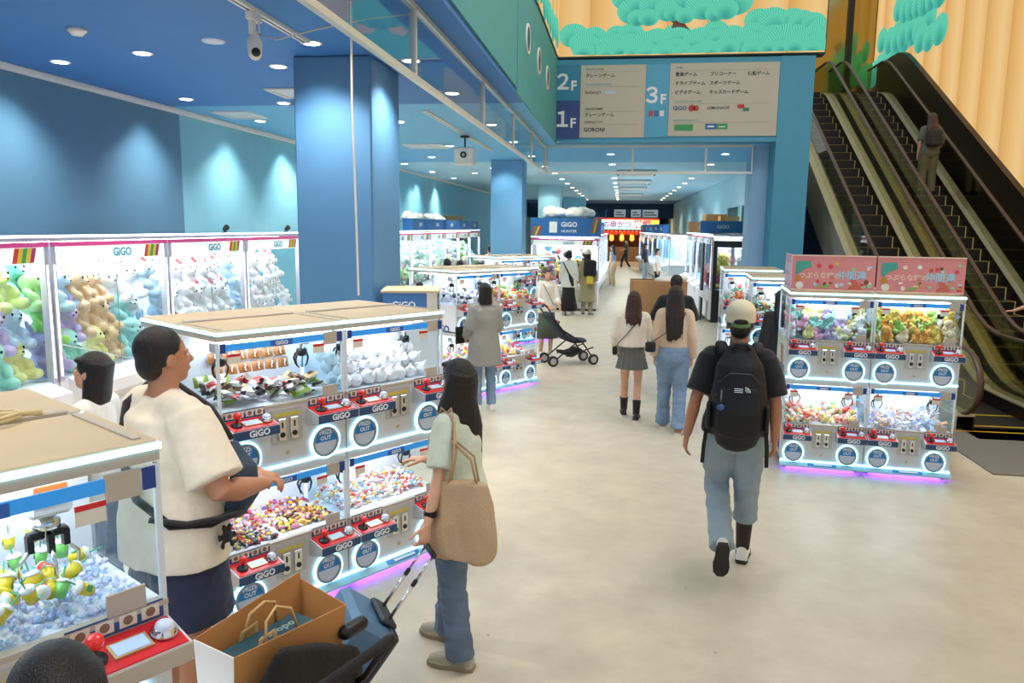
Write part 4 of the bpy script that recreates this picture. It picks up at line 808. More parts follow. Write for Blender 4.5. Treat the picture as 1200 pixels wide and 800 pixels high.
for key, cols, wh in (('R', ('pale blue', 'lilac', 'white', 'lemon', 'pink', 'aqua'), 'pastel heap under the left half of the pink banner'), ('S', ('yellow', 'orange', 'cream', 'yellow', 'orange', 'green'), 'yellow heap under the right half of the pink banner')):
    for i in range(38):
        lay = i//14; col = q.choice(cols); kind = q.choice(('bear', 'rabbit', 'cat'))
        p = at(key, .07+(i % 14 % 7)*.108+q.uniform(-.03, .03), .1+(i % 14//7)*.12+lay*.06, UP+.0+lay*.085)
        plush(kind, col, '%s little plush in the %s' % (col, wh), (*p, aR), .36*q.uniform(.9, 1.15), (q.uniform(-.7, .2), q.uniform(-.6, .6), q.uniform(-.8, .8)), 'little plush: '+wh+', '+col)
# ================================================================== people
SKIN = M('skin_light', '#d3a184', .5, noise_=(9, .05)); SKIN2 = M('skin_warm', '#b9805f', .5, noise_=(9, .05))
def HAIR(n, c): return M('hair_'+n, c, .38, noise_=(50, .3, (4, 4, .3)), bump=(90, .5, (3, 3, .15)))
HB = HAIR('black', '#17110f'); HBR = HAIR('brown', '#3a1c16'); HD = HAIR('dark_brown', '#241612')
def CLOTH(n, c, b=.25, s=14): return M('cloth_'+n, c, .85, noise_=(s*3, .05), bump=(s, b), sheen=.15)
DEN = M('denim_mid', '#5b6d82', .85, noise_=(5, .14), bump=(300, .15)); DENL = M('denim_light', '#8f9fa8', .85, noise_=(5, .12), bump=(300, .15)); DENB = M('denim_blue', '#768ea9', .85, noise_=(5, .12), bump=(300, .15))
SOLE = M('shoe_sole_dark', '#2a2724', .8); SOLEW = M('shoe_sole_white', '#d9d4ca', .7)
V3 = Vector
def wrinkle(me, amp, freq, zs=1.0, seed=0.):
    n = len(me.vertices); co = np.empty(n*3); me.vertices.foreach_get('co', co); co = co.reshape(-1, 3)
    no = np.empty(n*3); me.vertex_normals.foreach_get('vector', no); no = no.reshape(-1, 3)
    d = np.array([noise.noise(V3((p[0]*freq*.8+seed, p[1]*freq*.8, p[2]*freq*zs+3*seed)))+.5*noise.noise(V3((p[0]*freq*2+seed, p[1]*freq*2, p[2]*freq*2*zs))) for p in co])
    co += no*(d*amp)[:, None]; me.vertices.foreach_set('co', co.ravel()); me.update(); return me
def hand(g, w, d, n, curl, side, spread=.12, s=1.):
    d = d.normalized(); n = (n-d*n.dot(d)).normalized(); c = d.cross(n)*side
    g.tube([w-d*.02, w+d*.025*s, w+d*.06*s, w+d*.088*s], [(.024*s, .019*s), (.034*s, .017*s), (.04*s, .016*s), (.038*s, .013*s)], 10, up=n, dome=True)
    for k, (o, ln) in enumerate(((-.029, .058), (-.010, .072), (.010, .078), (.029, .070))):
        p = w+d*.084*s+c*o*s; dd = (d+c*o*spread*8).normalized(); pts = [p-dd*.012]; L = ln*s
        for j, f in enumerate((.45, .3, .25)):
            a = curl*(.7+.3*j)*(1+.1*(1-k)); ax = dd.cross(n)
            dd = (Matrix.Rotation(a, 3, ax) @ dd).normalized(); pts.append(pts[-1]+dd*(L*f+(.012 if j == 0 else 0)))
        g.tube(pts, [.0092*s, .009*s, .0085*s, .0075*s], 8, dome=True)
    p = w+d*.022*s+c*.026*s; dd = (d*.65+c*.75+n*.25).normalized(); pts = [p, p+dd*.035*s]; dd = (dd+d*.6+n*curl*.5).normalized(); pts += [pts[-1]+dd*.028*s, pts[-1]+dd*.052*s]
    g.tube(pts, [.013*s, .0115*s, .01*s, .0085*s], 8, dome=True)
def lerp(a, b_, t): return a+(b_-a)*t
def person(label, loc, face, h, top, bottom, hair, pose=None, skin=SKIN, b=1., fem=True, vox=.009, shoes=None, head=(0, 0), extras=None, group=None, cvox=None):
    """local frame: facing +y, right hand +x; joints for a 1.70 m figure, scaled by h/1.7"""
    t = thing('person', label, 'person', loc, R(face)-R(90), group, h/1.7); P = pose or {}
    ln = P.get('lean', 0.); ls = P.get('side', 0.); cvox = cvox or max(vox*1.3, .011)
    def L(p):   # lean the trunk about the pelvis
        p = V3(p); k = max(p.z-.95, 0); return V3((p.x+ls*k, p.y+ln*k, p.z-.3*k*abs(ln)*abs(ln)))
    sw = .152 if fem else .168
    J = {'sL': (-sw, -.012, 1.385), 'sR': (sw, -.012, 1.385), 'eL': (-sw-.055, -.03, 1.11), 'eR': (sw+.055, -.03, 1.11), 'wL': (-sw-.06, .03, .87), 'wR': (sw+.06, .03, .87),
         'hL': (-.085, 0, .90), 'hR': (.085, 0, .90), 'kL': (-.095, .02, .49), 'kR': (.095, .02, .49), 'aL': (-.10, -.02, .085), 'aR': (.10, -.02, .085)}
    for k in J: J[k] = V3(P[k]) if k in P else (L(J[k]) if k[0] in 's' or (k[0] in 'ew') else V3(J[k]))
    nb, nt_ = L((0, -.022, 1.42)), L((0, -.006, 1.52))
    HM = Matrix.Translation(nt_) @ Matrix.Rotation(R(head[0]), 4, 'Z') @ Matrix.Rotation(R(-head[1]), 4, 'X') @ Matrix.Translation((0, .006, -1.52))
    # ---- body: one continuous skin
    g = G(); ov = [L((0, .0, .84)), L((0, 0, .93)), L((0, 0, 1.07)), L((0, .01, 1.24)), L((0, 0, 1.35)), L((0, -.015, 1.41))]
    tr = [(.12, .085), (.145, .1), (.115, .085), (.135*(1 if fem else 1.1), .1), (.14*(1 if fem else 1.12), .085), (.09, .06)]
    tr = [(a*b, c*b) for a, c in tr]
    g.tube(ov, tr, 16, up=(0, 1, 0), dome=True); g.tube([nb-(nt_-nb)*.6, nb, nt_, nt_+(nt_-nb)*.4], [.062*b, .053*(.92 if fem else 1.12), .05*(.92 if fem else 1.12), .05], 14, dome=True)
    g.tube([J['sL'], lerp(J['sL'], J['sR'], .5), J['sR']], [.05*b, .06*b, .05*b], 10, dome=True)
    for s in 'LR':
        S, E, W_ = J['s'+s], J['e'+s], J['w'+s]; f = .92 if fem else 1.06
        g.tube([S, lerp(S, E, .45), E, lerp(E, W_, .35), W_], [.05*f*b, .044*f*b, .036*f*b, .038*f*b, .026*f], 12, dome=True)
        hd = P.get('hd'+s, (W_-E).normalized()*.7+V3((0, .1, -.3))); hn = V3(P.get('hn'+s, (1 if s == 'L' else -1, .2, 0)))
        hand(g, W_, V3(hd), hn, P.get('curl'+s, .38), (1 if s == 'R' else -1), s=.93 if fem else 1.04)
        H_, K, A = J['h'+s], J['k'+s], J['a'+s]
        g.tube([H_, lerp(H_, K, .5), K, lerp(K, A, .3), A], [.08*b, .068*b, .05*b, .052*b, .036], 12, dome=True)
        fd = V3(P.get('toe'+s, (.12 if s == 'R' else -.12, 1, 0))).normalized()
        g.tube([A+V3((0, 0, -.02)), A+fd*.08+V3((0, 0, -.05)), A+fd*.14+V3((0, 0, -.06))], [.034, .03, .022], 8, dome=True)
    o = g.M; g.M = HM
    g.ell((0, -.008, 1.607), (.073, .093, .096), 18, 12); g.ell((0, .028, 1.56), (.057, .066, .083), 16, 12); g.ell((0, .05, 1.505), (.032, .034, .026), 12, 8)
    g.ell((0, .097, 1.565), (.011, .02, .017), 10, 8); g.tube([(0, .086, 1.6), (0, .104, 1.568)], [.006, .01], 8, dome=True)
    for s in (-1, 1): g.ell((s*.074, -.002, 1.58), (.011, .021, .032), 10, 8, 0, Matrix.Rotation(s*.3, 3, 'Z')); g.ell((s*.034, .078, 1.605), (.02, .012, .006), 8, 6)
    g.ell((0, .088, 1.53), (.022, .012, .006), 10, 6); g.M = o
    bm = remesh(g, vox, 3, .5); bm.materials.append(skin); body = obj('body', bm, parent=t)
    for s in (-1, 1):
        e = G(); e.M = HM; e.ell((s*.031, .0795, 1.588), (.012, .007, .006), 10, 6, 0).ell((s*.031, .084, 1.588), (.0055, .004, .0055), 8, 6, 1); obj('eye', e, [M('eye_white', '#e8e4de', .2), M('eye_iris', '#1d120d', .2)], body, True)
    # ---- clothing
    if top:
        kind, mat, o_ = top; f = 1+o_.get('loose', .0); hem = o_.get('hem', .86); sl = o_.get('sleeve', .62); g = G()
        zz = [hem, (hem+1.08)/2 if hem < 1.0 else hem+.03, 1.10, 1.25, 1.36, 1.405]
        rr = [(.19, .145), (.182, .136), (.152, .116), (.158, .118), (.16, .1), (.098, .066)] if hem < .93 else [(.152, .118), (.152, .116), (.148, .11), (.156, .116), (.158, .1), (.098, .066)]
        if kind in ('coat', 'blouse'): rr[0] = (.195 if kind == 'blouse' else .22, .155 if kind == 'blouse' else .19); rr[1] = (.182, .14)
        if not fem: rr = [(a*1.03, c*1.03) for a, c in rr[:3]]+[(a*1.08, c*1.04) for a, c in rr[3:]]
        rr = [(a*b*f if i < 5 else a*b, c*b*f if i < 5 else c*b) for i, (a, c) in enumerate(rr)]
        pts = [L((0, o_.get('by', 0)*max(0, 1.25-z), z)) for z in zz]
        g.tube(pts, rr, 24, up=(0, 1, 0)); g.tube([nb-V3((0, 0, .05)), nb+(nt_-nb)*.18], [.085*b, .066*(1 if fem else 1.12)], 14)
        mid = lerp(J['sL'], J['sR'], .5); g.tube([J['sL'], mid+V3((0, 0, .012)), J['sR']], [.062*b, .066*b, .062*b], 12, dome=True)
        for s in 'LR':
            S, E, W_ = J['s'+s], J['e'+s], J['w'+s]; q = .068*b*f*(.92 if fem else 1.05)
            if sl <= 1: g.tube([S, lerp(S, E, .4*sl), lerp(S, E, sl)], [q*.95, q*1.02, q*1.1], 14)
            else: g.tube([S, lerp(S, E, .5), E, lerp(E, W_, .5), lerp(E, W_, min(sl-1, .97))], [q*.95, q*.95, q*.95, q*.95 if kind == 'coat' else q*.85, q*(.8 if kind != 'puff' else .95)], 14)
        me = wrinkle(remesh(g, cvox, 4), (.007 if vox < .012 else .005), 10, .5, loc[0]); me.materials.append(mat); obj({'coat': 'coat', 'blouse': 'shirt', 'puff': 'sweater'}.get(kind, 'shirt'), me, parent=t)
    if bottom:
        kind, mat, o_ = bottom; f = 1+o_.get('loose', 0.); g = G()
        if kind in ('trousers', 'shorts'):
            g.tube([(0, 0, 1.03), (0, -.005, .95), (0, -.01, .86), (0, 0, .80)], [(.14*b*f, .105*b*f), (.158*b*f, .12*b*f), (.15*b*f, .12*b*f), (.09*f, .09*f)], 20, up=(0, 1, 0))
            for s in 'LR':
                H_, K, A = J['h'+s], J['k'+s], J['a'+s]; dn = (A-K).normalized()
                if kind == 'trousers': g.tube([H_+V3((0, 0, .02)), lerp(H_, K, .5), K, lerp(K, A, .5*o_.get('cut'+s, 1)), lerp(K, A, o_.get('cut'+s, 1))+dn*o_.get('len', .0)], [.098*b*f, .088*b*f, .070*f*b, .066*f, .066*f*o_.get('flare', 1)], 16)
                else: g.tube([H_+V3((0, 0, .02)), lerp(H_, K, .5), lerp(H_, K, o_.get('len', .9))], [.105*b*f, .108*b*f, .112*b*f], 16)
            me = wrinkle(remesh(g, cvox, 3), .009 if vox < .012 else .005, 12, 1.6, loc[1]); nm = 'trousers' if kind == 'trousers' else 'shorts'
        else:
            z1 = o_.get('len', .6); seg = 36; V, F = [], []
            prof = [(1.04, .128, .1), (.97, .15, .115), (lerp(.97, z1, .5), .17*f, .14*f), (z1, o_.get('hemw', .2)*f, o_.get('hemw', .2)*.85*f)]
            for i, (z, rx, ry) in enumerate(prof):
                for k in range(seg):
                    a = 2*math.pi*k/seg; pl = 1+(o_.get('pleat', .05)*(i/3.) if k % 2 else 0); V.append((rx*b*pl*math.cos(a), ry*b*pl*math.sin(a), z))
            F = [(i*seg+k, i*seg+(k+1) % seg, (i+1)*seg+(k+1) % seg, (i+1)*seg+k) for i in range(3) for k in range(seg)]; F = [f_[::-1] for f_ in F]+[tuple(range(seg)), tuple(range(3*seg, 4*seg))[::-1]]
            g.add(V, F); me = g.mesh('skirt', mat, o_.get('pleat', .05) < .08); nm = 'skirt'; me.materials.clear()
        me.materials.append(mat); obj(nm, me, parent=t)
    # ---- shoes
    sm, so = shoes or (M('shoe_white', '#dcd8d0', .6), SOLEW)
    for s in 'LR':
        A = J['a'+s]; fd = V3(P.get('toe'+s, (.12 if s == 'R' else -.12, 1, 0))).normalized(); pit = P.get('pitch'+s, 0.)
        zx = V3((fd.x, fd.y, 0)).normalized(); base = Matrix.Translation(A-V3((0, 0, .085)) if not pit else A) @ Matrix((V3((zx.y, -zx.x, 0)), zx, V3((0, 0, 1)))).transposed().to_4x4() @ (Matrix.Rotation(R(-pit), 4, 'X') @ Matrix.Translation((0, 0, -.085)) if pit else Matrix.Identity(4))
        g = G(); g.M = base
        prof = [(-.075, .030, .05), (-.05, .038, .085), (.0, .038, .105), (.05, .04, .085), (.1, .046, .06), (.15, .042, .045), (.18, .022, .03)]
        V = []; n = 10
        for (y, rx, hz) in prof:
            for k in range(n): a = math.pi*k/(n-1); V.append((rx*math.cos(a), y, .022+hz*math.sin(a)**.8 if 0 < k < n-1 else .022))
        F = [(i*n+k, i*n+k+1, (i+1)*n+k+1, (i+1)*n+k) for i in range(len(prof)-1) for k in range(n-1)]+[((i+1)*n, i*n, i*n+n-1, (i+1)*n+n-1) for i in range(len(prof)-1)]+[tuple(range(n))[::-1], tuple(range((len(prof)-1)*n, len(prof)*n))]
        g.add(V, [f_[::-1] for f_ in F]); sh = obj('shoe', g, sm, t, True)
        g = G(); g.M = base; pl = [(-.028, -.082), (.028, -.082), (.04, -.04), (.04, .03), (.05, .1), (.044, .155), (.018, .19), (-.018, .19), (-.044, .155), (-.05, .1), (-.04, .03), (-.04, -.04)]
        g.prism(pl, 'z', .001, .026); obj('sole', g, so, sh)
        if vox < .007:
            for k in range(4):
                g = G(); g.M = base; g.tube([(-.03, .035+.022*k, .098-.011*k), (0, .035+.022*k, .118-.014*k), (.03, .035+.022*k, .098-.011*k)], .004, 5); obj('lace', g, SOLEW, sh)
    # ---- hair
    if hair:
        kind, mat, o_ = hair; g = G(); g.M = HM; yb = o_.get('back', 0.)
        if kind == 'short':
            g.ell((0, -.02, 1.628), (.081, .094, .088), 18, 12); g.ell((0, -.055, 1.57), (.066, .055, .07), 14, 10); 
            for s in (-1, 1): g.ell((s*.066, -.02, 1.60), (.016, .04, .04), 10, 8)
        else:
            zl = o_.get('z', 1.44); wd = o_.get('w', .092)
            g.ell((0, -.012, 1.625), (.084, .099, .092), 20, 12)
            pts = [(0, -.03, 1.66), (0, -.034, 1.60), (0, -.038, 1.54), (0, -.045, lerp(1.54, zl, .6) if zl > 1.35 else 1.45)]; rs = [(.082, .082), (.089, .078), (.093, .074), (wd, .07)]
            if zl < 1.4: pts += [(0, -.1+yb*.4, 1.35), (0, -.13+yb, lerp(1.35, zl, .55)), (0, -.125+yb, zl)]; rs += [(wd*.97, .056), (wd*.8, .04), (wd*.4, .018)]
            else: pts += [(0, -.045, zl)]; rs += [(wd*.94, .062)]
            g.tube(pts, rs, 20, up=(0, 1, 0))
            if o_.get('bangs', 1): g.tube([(-.06, .062, 1.655), (0, .084, 1.648), (.06, .062, 1.655)], [(.022, .014), (.03, .014), (.022, .014)], 10, dome=True)
            q = random.Random(int(loc[0]*100))
            if zl < 1.4 and vox < .0121:
                for k in range(o_.get('locks', 26)+16):
                    a = R(q.uniform(180, 360)); cx, cy = .088*math.cos(a), .075*math.sin(a)-.035; z2 = zl+q.uniform(-.05, .16)
                    g.tube([(cx*.9, cy, 1.62), (cx*1.04, cy*1.05, 1.5), (cx*wd/.09, cy*.8-.06+yb*.4, 1.36), (cx*.8*wd/.09+q.uniform(-.02, .02), -.125+yb+cy*.3, z2)], [.012, .015, .015, .005], 6)
        me = remesh(g, max(vox, .008), 2); me.materials.append(mat); obj('hair', me, parent=t)
    if extras:      # dark socks or leg sleeves: (side letters, fraction of the shin, material)
        for s in extras[0]:
            K, A = J['k'+s], J['a'+s]; obj('sock', G().tube([lerp(K, A, extras[1]), lerp(K, A, .6), A], [.058*b, .054*b, .043], 14), extras[2], t, True)
    return t
def strap(t, pts, w_, th, mat, name='strap', up=None): return obj(name, G().tube(pts, [(w_, th)]*len(pts), 8, up=up), mat, t, True)
CREAMT = CLOTH('cream_tee', '#e9dcc6', .2, 8); NAVYC = CLOTH('navy_shorts', '#232b45'); GREY = CLOTH('grey_shirt', '#8d8d88', .2); MINT = CLOTH('pale_mint_tee', '#cfd9c6', .2, 8); BLK = CLOTH('black', '#16171b', .25); WHT = CLOTH('white', '#e6e2d8', .2); KHA = CLOTH('khaki', '#9a9472', .2)
IV = CLOTH('ivory_knit', '#e3d8c8', .3, 40); BGE = CLOTH('beige_top', '#d2b59b', .25); PLD = CLOTH('grey_skirt', '#5a5a58', .2)
# --- man in the cream shirt
man1 = person('man in a cream T-shirt and navy shorts beside the nearest crane', (-1.93, 3.02, 0), 58, 1.85, ('tee', CREAMT, {'sleeve': .85, 'hem': .78, 'loose': .14, 'by': .0}), ('shorts', NAVYC, {'len': .92, 'loose': .18}), ('short', HB, {}),
    {'eR': (.33, .03, 1.10), 'wR': (.2, .29, 1.04), 'eL': (-.29, .05, 1.12), 'wL': (.06, .34, 1.05), 'hdR': (-.8, .5, -.1), 'hdL': (.8, .4, -.15), 'hnR': (0, -.3, -1), 'hnL': (0, -.3, -1), 'curlR': .5, 'curlL': .5}, SKIN2, 1.22, False, .0065, None, (-6, -4))
# --- girl with the tote
girl = person('girl with long black hair, pale tee and jeans holding a suitcase handle', (-.80, 3.78, 0), 165, 1.63, ('tee', MINT, {'sleeve': .85, 'hem': .88, 'loose': .14}), ('trousers', DEN, {'loose': .14, 'len': .02, 'flare': 1.05}), ('long', HB, {'z': 1.08, 'w': .122, 'back': -.05, 'locks': 46}),
    {'eL': (-.265, -.02, 1.13), 'wL': (-.37, -.01, .915), 'hdL': (-.35, 0, -.9), 'hnL': (.3, .9, -.1), 'curlL': .85, 'eR': (.2, .04, 1.12), 'wR': (.06, .24, 1.1), 'hdR': (-.2, 1, .0), 'hnR': (0, 0, -1), 'curlR': .4, 'aL': (-.10, -.06, .085), 'kL': (-.1, -.01, .49), 'aR': (.13, .14, .085), 'kR': (.12, .10, .49), 'lean': .04}, SKIN, .96, True, .0065, (M('shoe_greige', '#a39a86', .7, bump=(40, .2)), M('sole_tan', '#8f8067', .7)), (-32, -18))
# --- man with the backpack
bman = person('man in a black T-shirt and white cap walking away with a backpack', (.79, 5.17, 0), 84, 1.80, ('tee', BLK, {'sleeve': .85, 'hem': .90, 'loose': .1}), ('trousers', DENL, {'loose': .16, 'len': .02, 'flare': 1.0, 'cutR': .45}), ('short', HB, {}),
    {'kR': (.10, .08, .50), 'aR': (.10, .14, .085), 'kL': (-.09, .10, .53), 'aL': (-.05, -.30, .27), 'toeL': (-.05, 1, 0), 'pitchL': 66, 'eL': (-.245, -.07, 1.12), 'wL': (-.29, -.03, .88), 'eR': (.235, -.04, 1.11), 'wR': (.25, .05, .87), 'hnL': (1, .1, .1), 'hnR': (-1, .1, .1), 'lean': .05}, SKIN2, .97, False, .0065, (M('shoe_white', '#dcd8d0', .6), SOLE), (0, 0), ('R', .2, M('leg_sleeve', '#2a1c1c', .7)))
# --- woman in the grey shirt
person('woman with a black bob in a loose grey shirt, seen from behind', (-1.66, 9.35, 0), 118, 1.60, ('blouse', GREY, {'sleeve': 1.95, 'hem': .62, 'loose': .22}), ('trousers', DENB, {}), ('bob', HB, {'z': 1.43}), {'eL': (-.22, -.02, 1.12), 'wL': (-.2, .16, .98), 'eR': (.21, 0, 1.12), 'wR': (.16, .2, 1.02)}, vox=.01)
# --- people walking ahead
g1 = person('girl in an ivory knit and grey pleated skirt walking away', (.17, 9.25, 0), 88, 1.55, ('puff', IV, {'sleeve': 1.97, 'hem': .98, 'loose': .22}), ('skirt', PLD, {'len': .69, 'hemw': .2, 'pleat': .1}), ('long', HBR, {'z': 1.28, 'w': .1, 'locks': 18}), {'aR': (.08, -.12, .085), 'kR': (.085, 0, .5), 'aL': (-.09, .14, .085), 'kL': (-.09, .1, .49), 'eL': (-.23, 0, 1.12), 'wL': (-.2, .1, .9), 'eR': (.2, .04, 1.14), 'wR': (.14, .18, 1.06)}, vox=.009, shoes=(M('shoe_black', '#1b1b1d', .6), SOLEW), extras=('LR', .55, BLK))
w1 = person('woman with very long dark hair in a beige top and jeans', (.62, 8.75, 0), 86, 1.66, ('puff', BGE, {'sleeve': 1.9, 'hem': 1.0, 'loose': .12}), ('trousers', DENB, {'loose': .16, 'len': .03, 'flare': 1.2}), ('long', HD, {'z': 1.1, 'w': .095, 'locks': 26}), {'aR': (.09, -.1, .085), 'kR': (.09, .01, .49), 'aL': (-.09, .16, .085), 'kL': (-.09, .1, .49)}, vox=.009, shoes=(M('sandal_tan', '#9a7050', .6), SOLEW))
carrier = person('person in dark clothes carrying a large cardboard box', (.72, 10.15, 0), 92, 1.70, ('tee', BLK, {'sleeve': 1.0}), ('trousers', BLK, {}), ('short', HD, {}), {'eR': (.26, .12, 1.12), 'wR': (.24, .38, 1.05), 'eL': (-.26, .12, 1.12), 'wL': (-.24, .38, 1.05)}, vox=.012, fem=False)
# --- stroller lady facing the camera, the couple, and people farther off
lady = person('woman in a white blouse with a black strap behind the stroller', (-1.28, 13.5, 0), 300, 1.60, ('blouse', WHT, {'sleeve': 1.6, 'hem': .86}), ('skirt', CLOTH('dark_green', '#4c5548'), {'len': .38, 'hemw': .24}), ('bob', HAIR('grey_brown', '#5a4a42'), {'z': 1.5}), {'eL': (-.2, .06, 1.1), 'wL': (-.14, .28, .98), 'eR': (.2, .06, 1.1), 'wR': (.1, .3, 1.0), 'curlL': .8, 'curlR': .8}, vox=.012)
obj('strap', G().tube([(.12, .1, 1.4), (.02, .155, 1.2), (-.08, .15, 1.0)], [(.012, .006)]*3, 6), BLK, lady)
cw = person('woman in a white shirt and long black skirt with a black shoulder bag', (-1.35, 20.3, 0), 78, 1.70, ('blouse', WHT, {'sleeve': 1.9, 'hem': .74, 'loose': .15}), ('skirt', BLK, {'len': .12, 'hemw': .25}), ('bob', HB, {'z': 1.5}), vox=.014)
obj('crossbody_bag', G().tube([(-.13, -.1, 1.4), (.05, -.17, 1.1), (.12, -.16, .95), (.15, -.13, .8)], [(.02, .01), (.03, .015), (.09, .04), (.05, .03)], 8, dome=True), BLK, cw, True)
cb = person('person in a white beanie and long khaki coat beside the blue-signed crane', (-.87, 20.6, 0), 82, 1.68, ('coat', KHA, {'sleeve': 1.95, 'hem': .34, 'loose': .12}), ('trousers', KHA, {}), ('long', HB, {'z': 1.25}), vox=.014, shoes=(M('shoe_grey', '#8f8f8c', .6), SOLE))
obj('beanie', G().ell((0, -.01, 1.66), (.095, .108, .1), 16, 10).tube([(0, -.01, 1.62), (0, -.01, 1.66)], [(.1, .114), (.1, .114)], 18, up=(0, 1, 0)), CLOTH('beanie_white', '#e2d8cd', .4, 40), cb, True)
tag(obj('yellow_pouch', G().box(-.09, .09, -.03, .03, -.11, .11, b=.02), M('pouch_yellow', '#d9c03a', .6), loc=(-.80, 20.35, .93), rz=.2), 'small yellow pouch hanging at the khaki coat', 'pouch')
tag(obj('black_backpack', G().box(-.17, .17, -.1, .1, -.22, .24, b=.06), BLK, loc=(-.80, 20.42, 1.22)), 'dark shawl-like pack on the shoulders of the khaki coat', 'backpack')
person('woman in a blue-grey top and beige trousers far down the corridor', (-.33, 30.6, 0), 150, 1.62, ('tee', CLOTH('steel_blue', '#7d94a8'), {'sleeve': .3}), ('trousers', CLOTH('beige', '#bda586'), {'loose': .25}), ('long', HD, {'z': 1.3}), vox=.018)
person('person in black with a rucksack walking at the far end', (.27, 44.5, 0), 200, 1.66, ('tee', BLK, {'sleeve': 1.0}), ('trousers', BLK, {}), ('short', HB, {}), {'aR': (.08, .25, .085), 'kR': (.09, .2, .49), 'aL': (-.1, -.22, .1), 'kL': (-.1, .02, .49), 'eL': (-.2, .12, 1.15), 'wL': (-.05, .25, 1.1)}, vox=.02)
person('person in a black top and pale jeans at the right crane row', (1.02, 33.5, 0), 330, 1.68, ('tee', CLOTH('dark_navy', '#23263a'), {'sleeve': 1.2}), ('trousers', DENL, {}), ('long', HB, {'z': 1.3}), vox=.018, shoes=None)
person('person in a white T-shirt facing the right crane row', (1.27, 27.6, 0), 350, 1.60, ('tee', WHT, {'sleeve': .8}), ('trousers', BLK, {}), ('short', HB, {}), vox=.018, fem=False)
# --- heads seen over the machines on the left
bob = person('person with a sleek black bob behind the nearest crane', (-2.82, 3.72, 0), 188, 1.60, ('tee', WHT, {}), ('trousers', DEN, {}), ('bob', HB, {'z': 1.41, 'w': .1}), vox=.009, head=(0, -12))
fgp = person('dark-haired person at the bottom left corner, seen from above', (-.97, 1.13, 0), 140, 1.555, ('tee', CLOTH('tan_top', '#c2a27a'), {'sleeve': .8}), ('trousers', BLK, {}), ('bob', HB, {'z': 1.42, 'w': .105, 'bangs': 0}), {'eR': (.2, .15, 1.15), 'wR': (.13, .33, 1.17), 'eL': (-.22, .1, 1.13), 'wL': (-.1, .3, 1.1)}, vox=.009)
person('child in a blue shirt at the plush cranes by the left wall', (-3.55, 13.3, 0), 160, 1.30, ('tee', CLOTH('bright_blue', '#3f7fd0'), {'sleeve': .8}), ('trousers', DEN, {}), ('short', HD, {}), vox=.014, b=1.05)
for x, y, h, c, lb in ((-3.4, 14.9, 1.66, '#2d3340', 'dark-haired visitor in a slate top behind the stroller island'), (-3.42, 16.2, 1.57, '#e0dccf', 'visitor in a cream top and black cap behind the stroller island'), (-3.6, 20.0, 1.60, '#3a3a44', 'visitor with short dark hair beyond the second island'), (-3.85, 22.5, 1.74, '#e4e0d8', 'tall visitor beside the left of the second column'), (-2.3, 17.9, 1.58, '#c9c2b8', 'short-haired visitor behind the island before the second column')):
    person(lb, (x, y, 0), 120, h, ('tee', CLOTH('c'+c.strip('#'), c), {}), ('trousers', BLK, {}), ('short', HB, {}), vox=.016, fem=False)
person('staff member with black hair standing behind the far right two-deck cranes', (3.0, 16.9, 0), 250, 1.72, ('tee', BLK, {}), ('trousers', BLK, {}), ('short', HB, {}), vox=.016, fem=False)
person('person with long black hair just behind the pink banner island', (1.86, 9.25, 0), 100, 1.60, ('tee', BLK, {'sleeve': 1.9}), ('trousers', BLK, {}), ('long', HB, {'z': 1.2}), vox=.012)
# --- escalator riders
YE = 16.4; ze = .2*round((YE-Y0E)/.3464)
rid = person('rider with brown hair and a dark backpack on the right escalator', (5.98, Y0E-.1+.3464*round((YE-Y0E)/.3464)+.18, ze+.003), 90, 1.60, ('tee', CLOTH('moss', '#5c6152'), {'sleeve': .9, 'loose': .1}), ('trousers', CLOTH('olive', '#6a6648'), {'loose': .2}), ('long', HAIR('mid_brown', '#4a2f26'), {'z': 1.3, 'w': .11}), {'eR': (.3, .12, 1.15), 'wR': (.37, .34, 1.06), 'hdR': (.2, 1, .1), 'hnR': (0, 0, -1)}, vox=.012, shoes=(BLACK, SOLE))
kk = 1
erid = person('rider at the right frame edge reaching for the escalator handrail', (6.22, Y0E-.1+.3464*kk+.18, .2*kk+.003), 95, 1.62, ('tee', CLOTH('khaki_tee', '#8d8660'), {'sleeve': .7}), ('trousers', CLOTH('olive', '#6a6648'), {}), ('short', HD, {}), {'eL': (-.42, .05, 1.15), 'wL': (-.68, .1, 1.04), 'hdL': (-1, .1, -.05), 'hnL': (0, 0, -1), 'curlL': .3}, vox=.01)
# ================================================================== bags, luggage, strollers, clutter
def wm(p): return Matrix.Translation(p.location) @ Matrix.Rotation(p.rotation_euler.z, 4, 'Z') @ Matrix.Diagonal((*p.scale, 1))
def worn(name, label, cat, p, group=None):
    t = thing(name, label, cat, p.location, p.rotation_euler.z, group, p.scale[0]); return t
def rbox(x0, x1, y0, y1, z0, z1, b, vox=.01, it=4, amp=0, seed=0):
    me = remesh(G().box(x0, x1, y0, y1, z0, z1, b=b), vox, it); return wrinkle(me, amp, 12, .6, seed) if amp else me
BAGK = M('backpack_black', '#14161b', .75, noise_=(60, .1), bump=(160, .25))
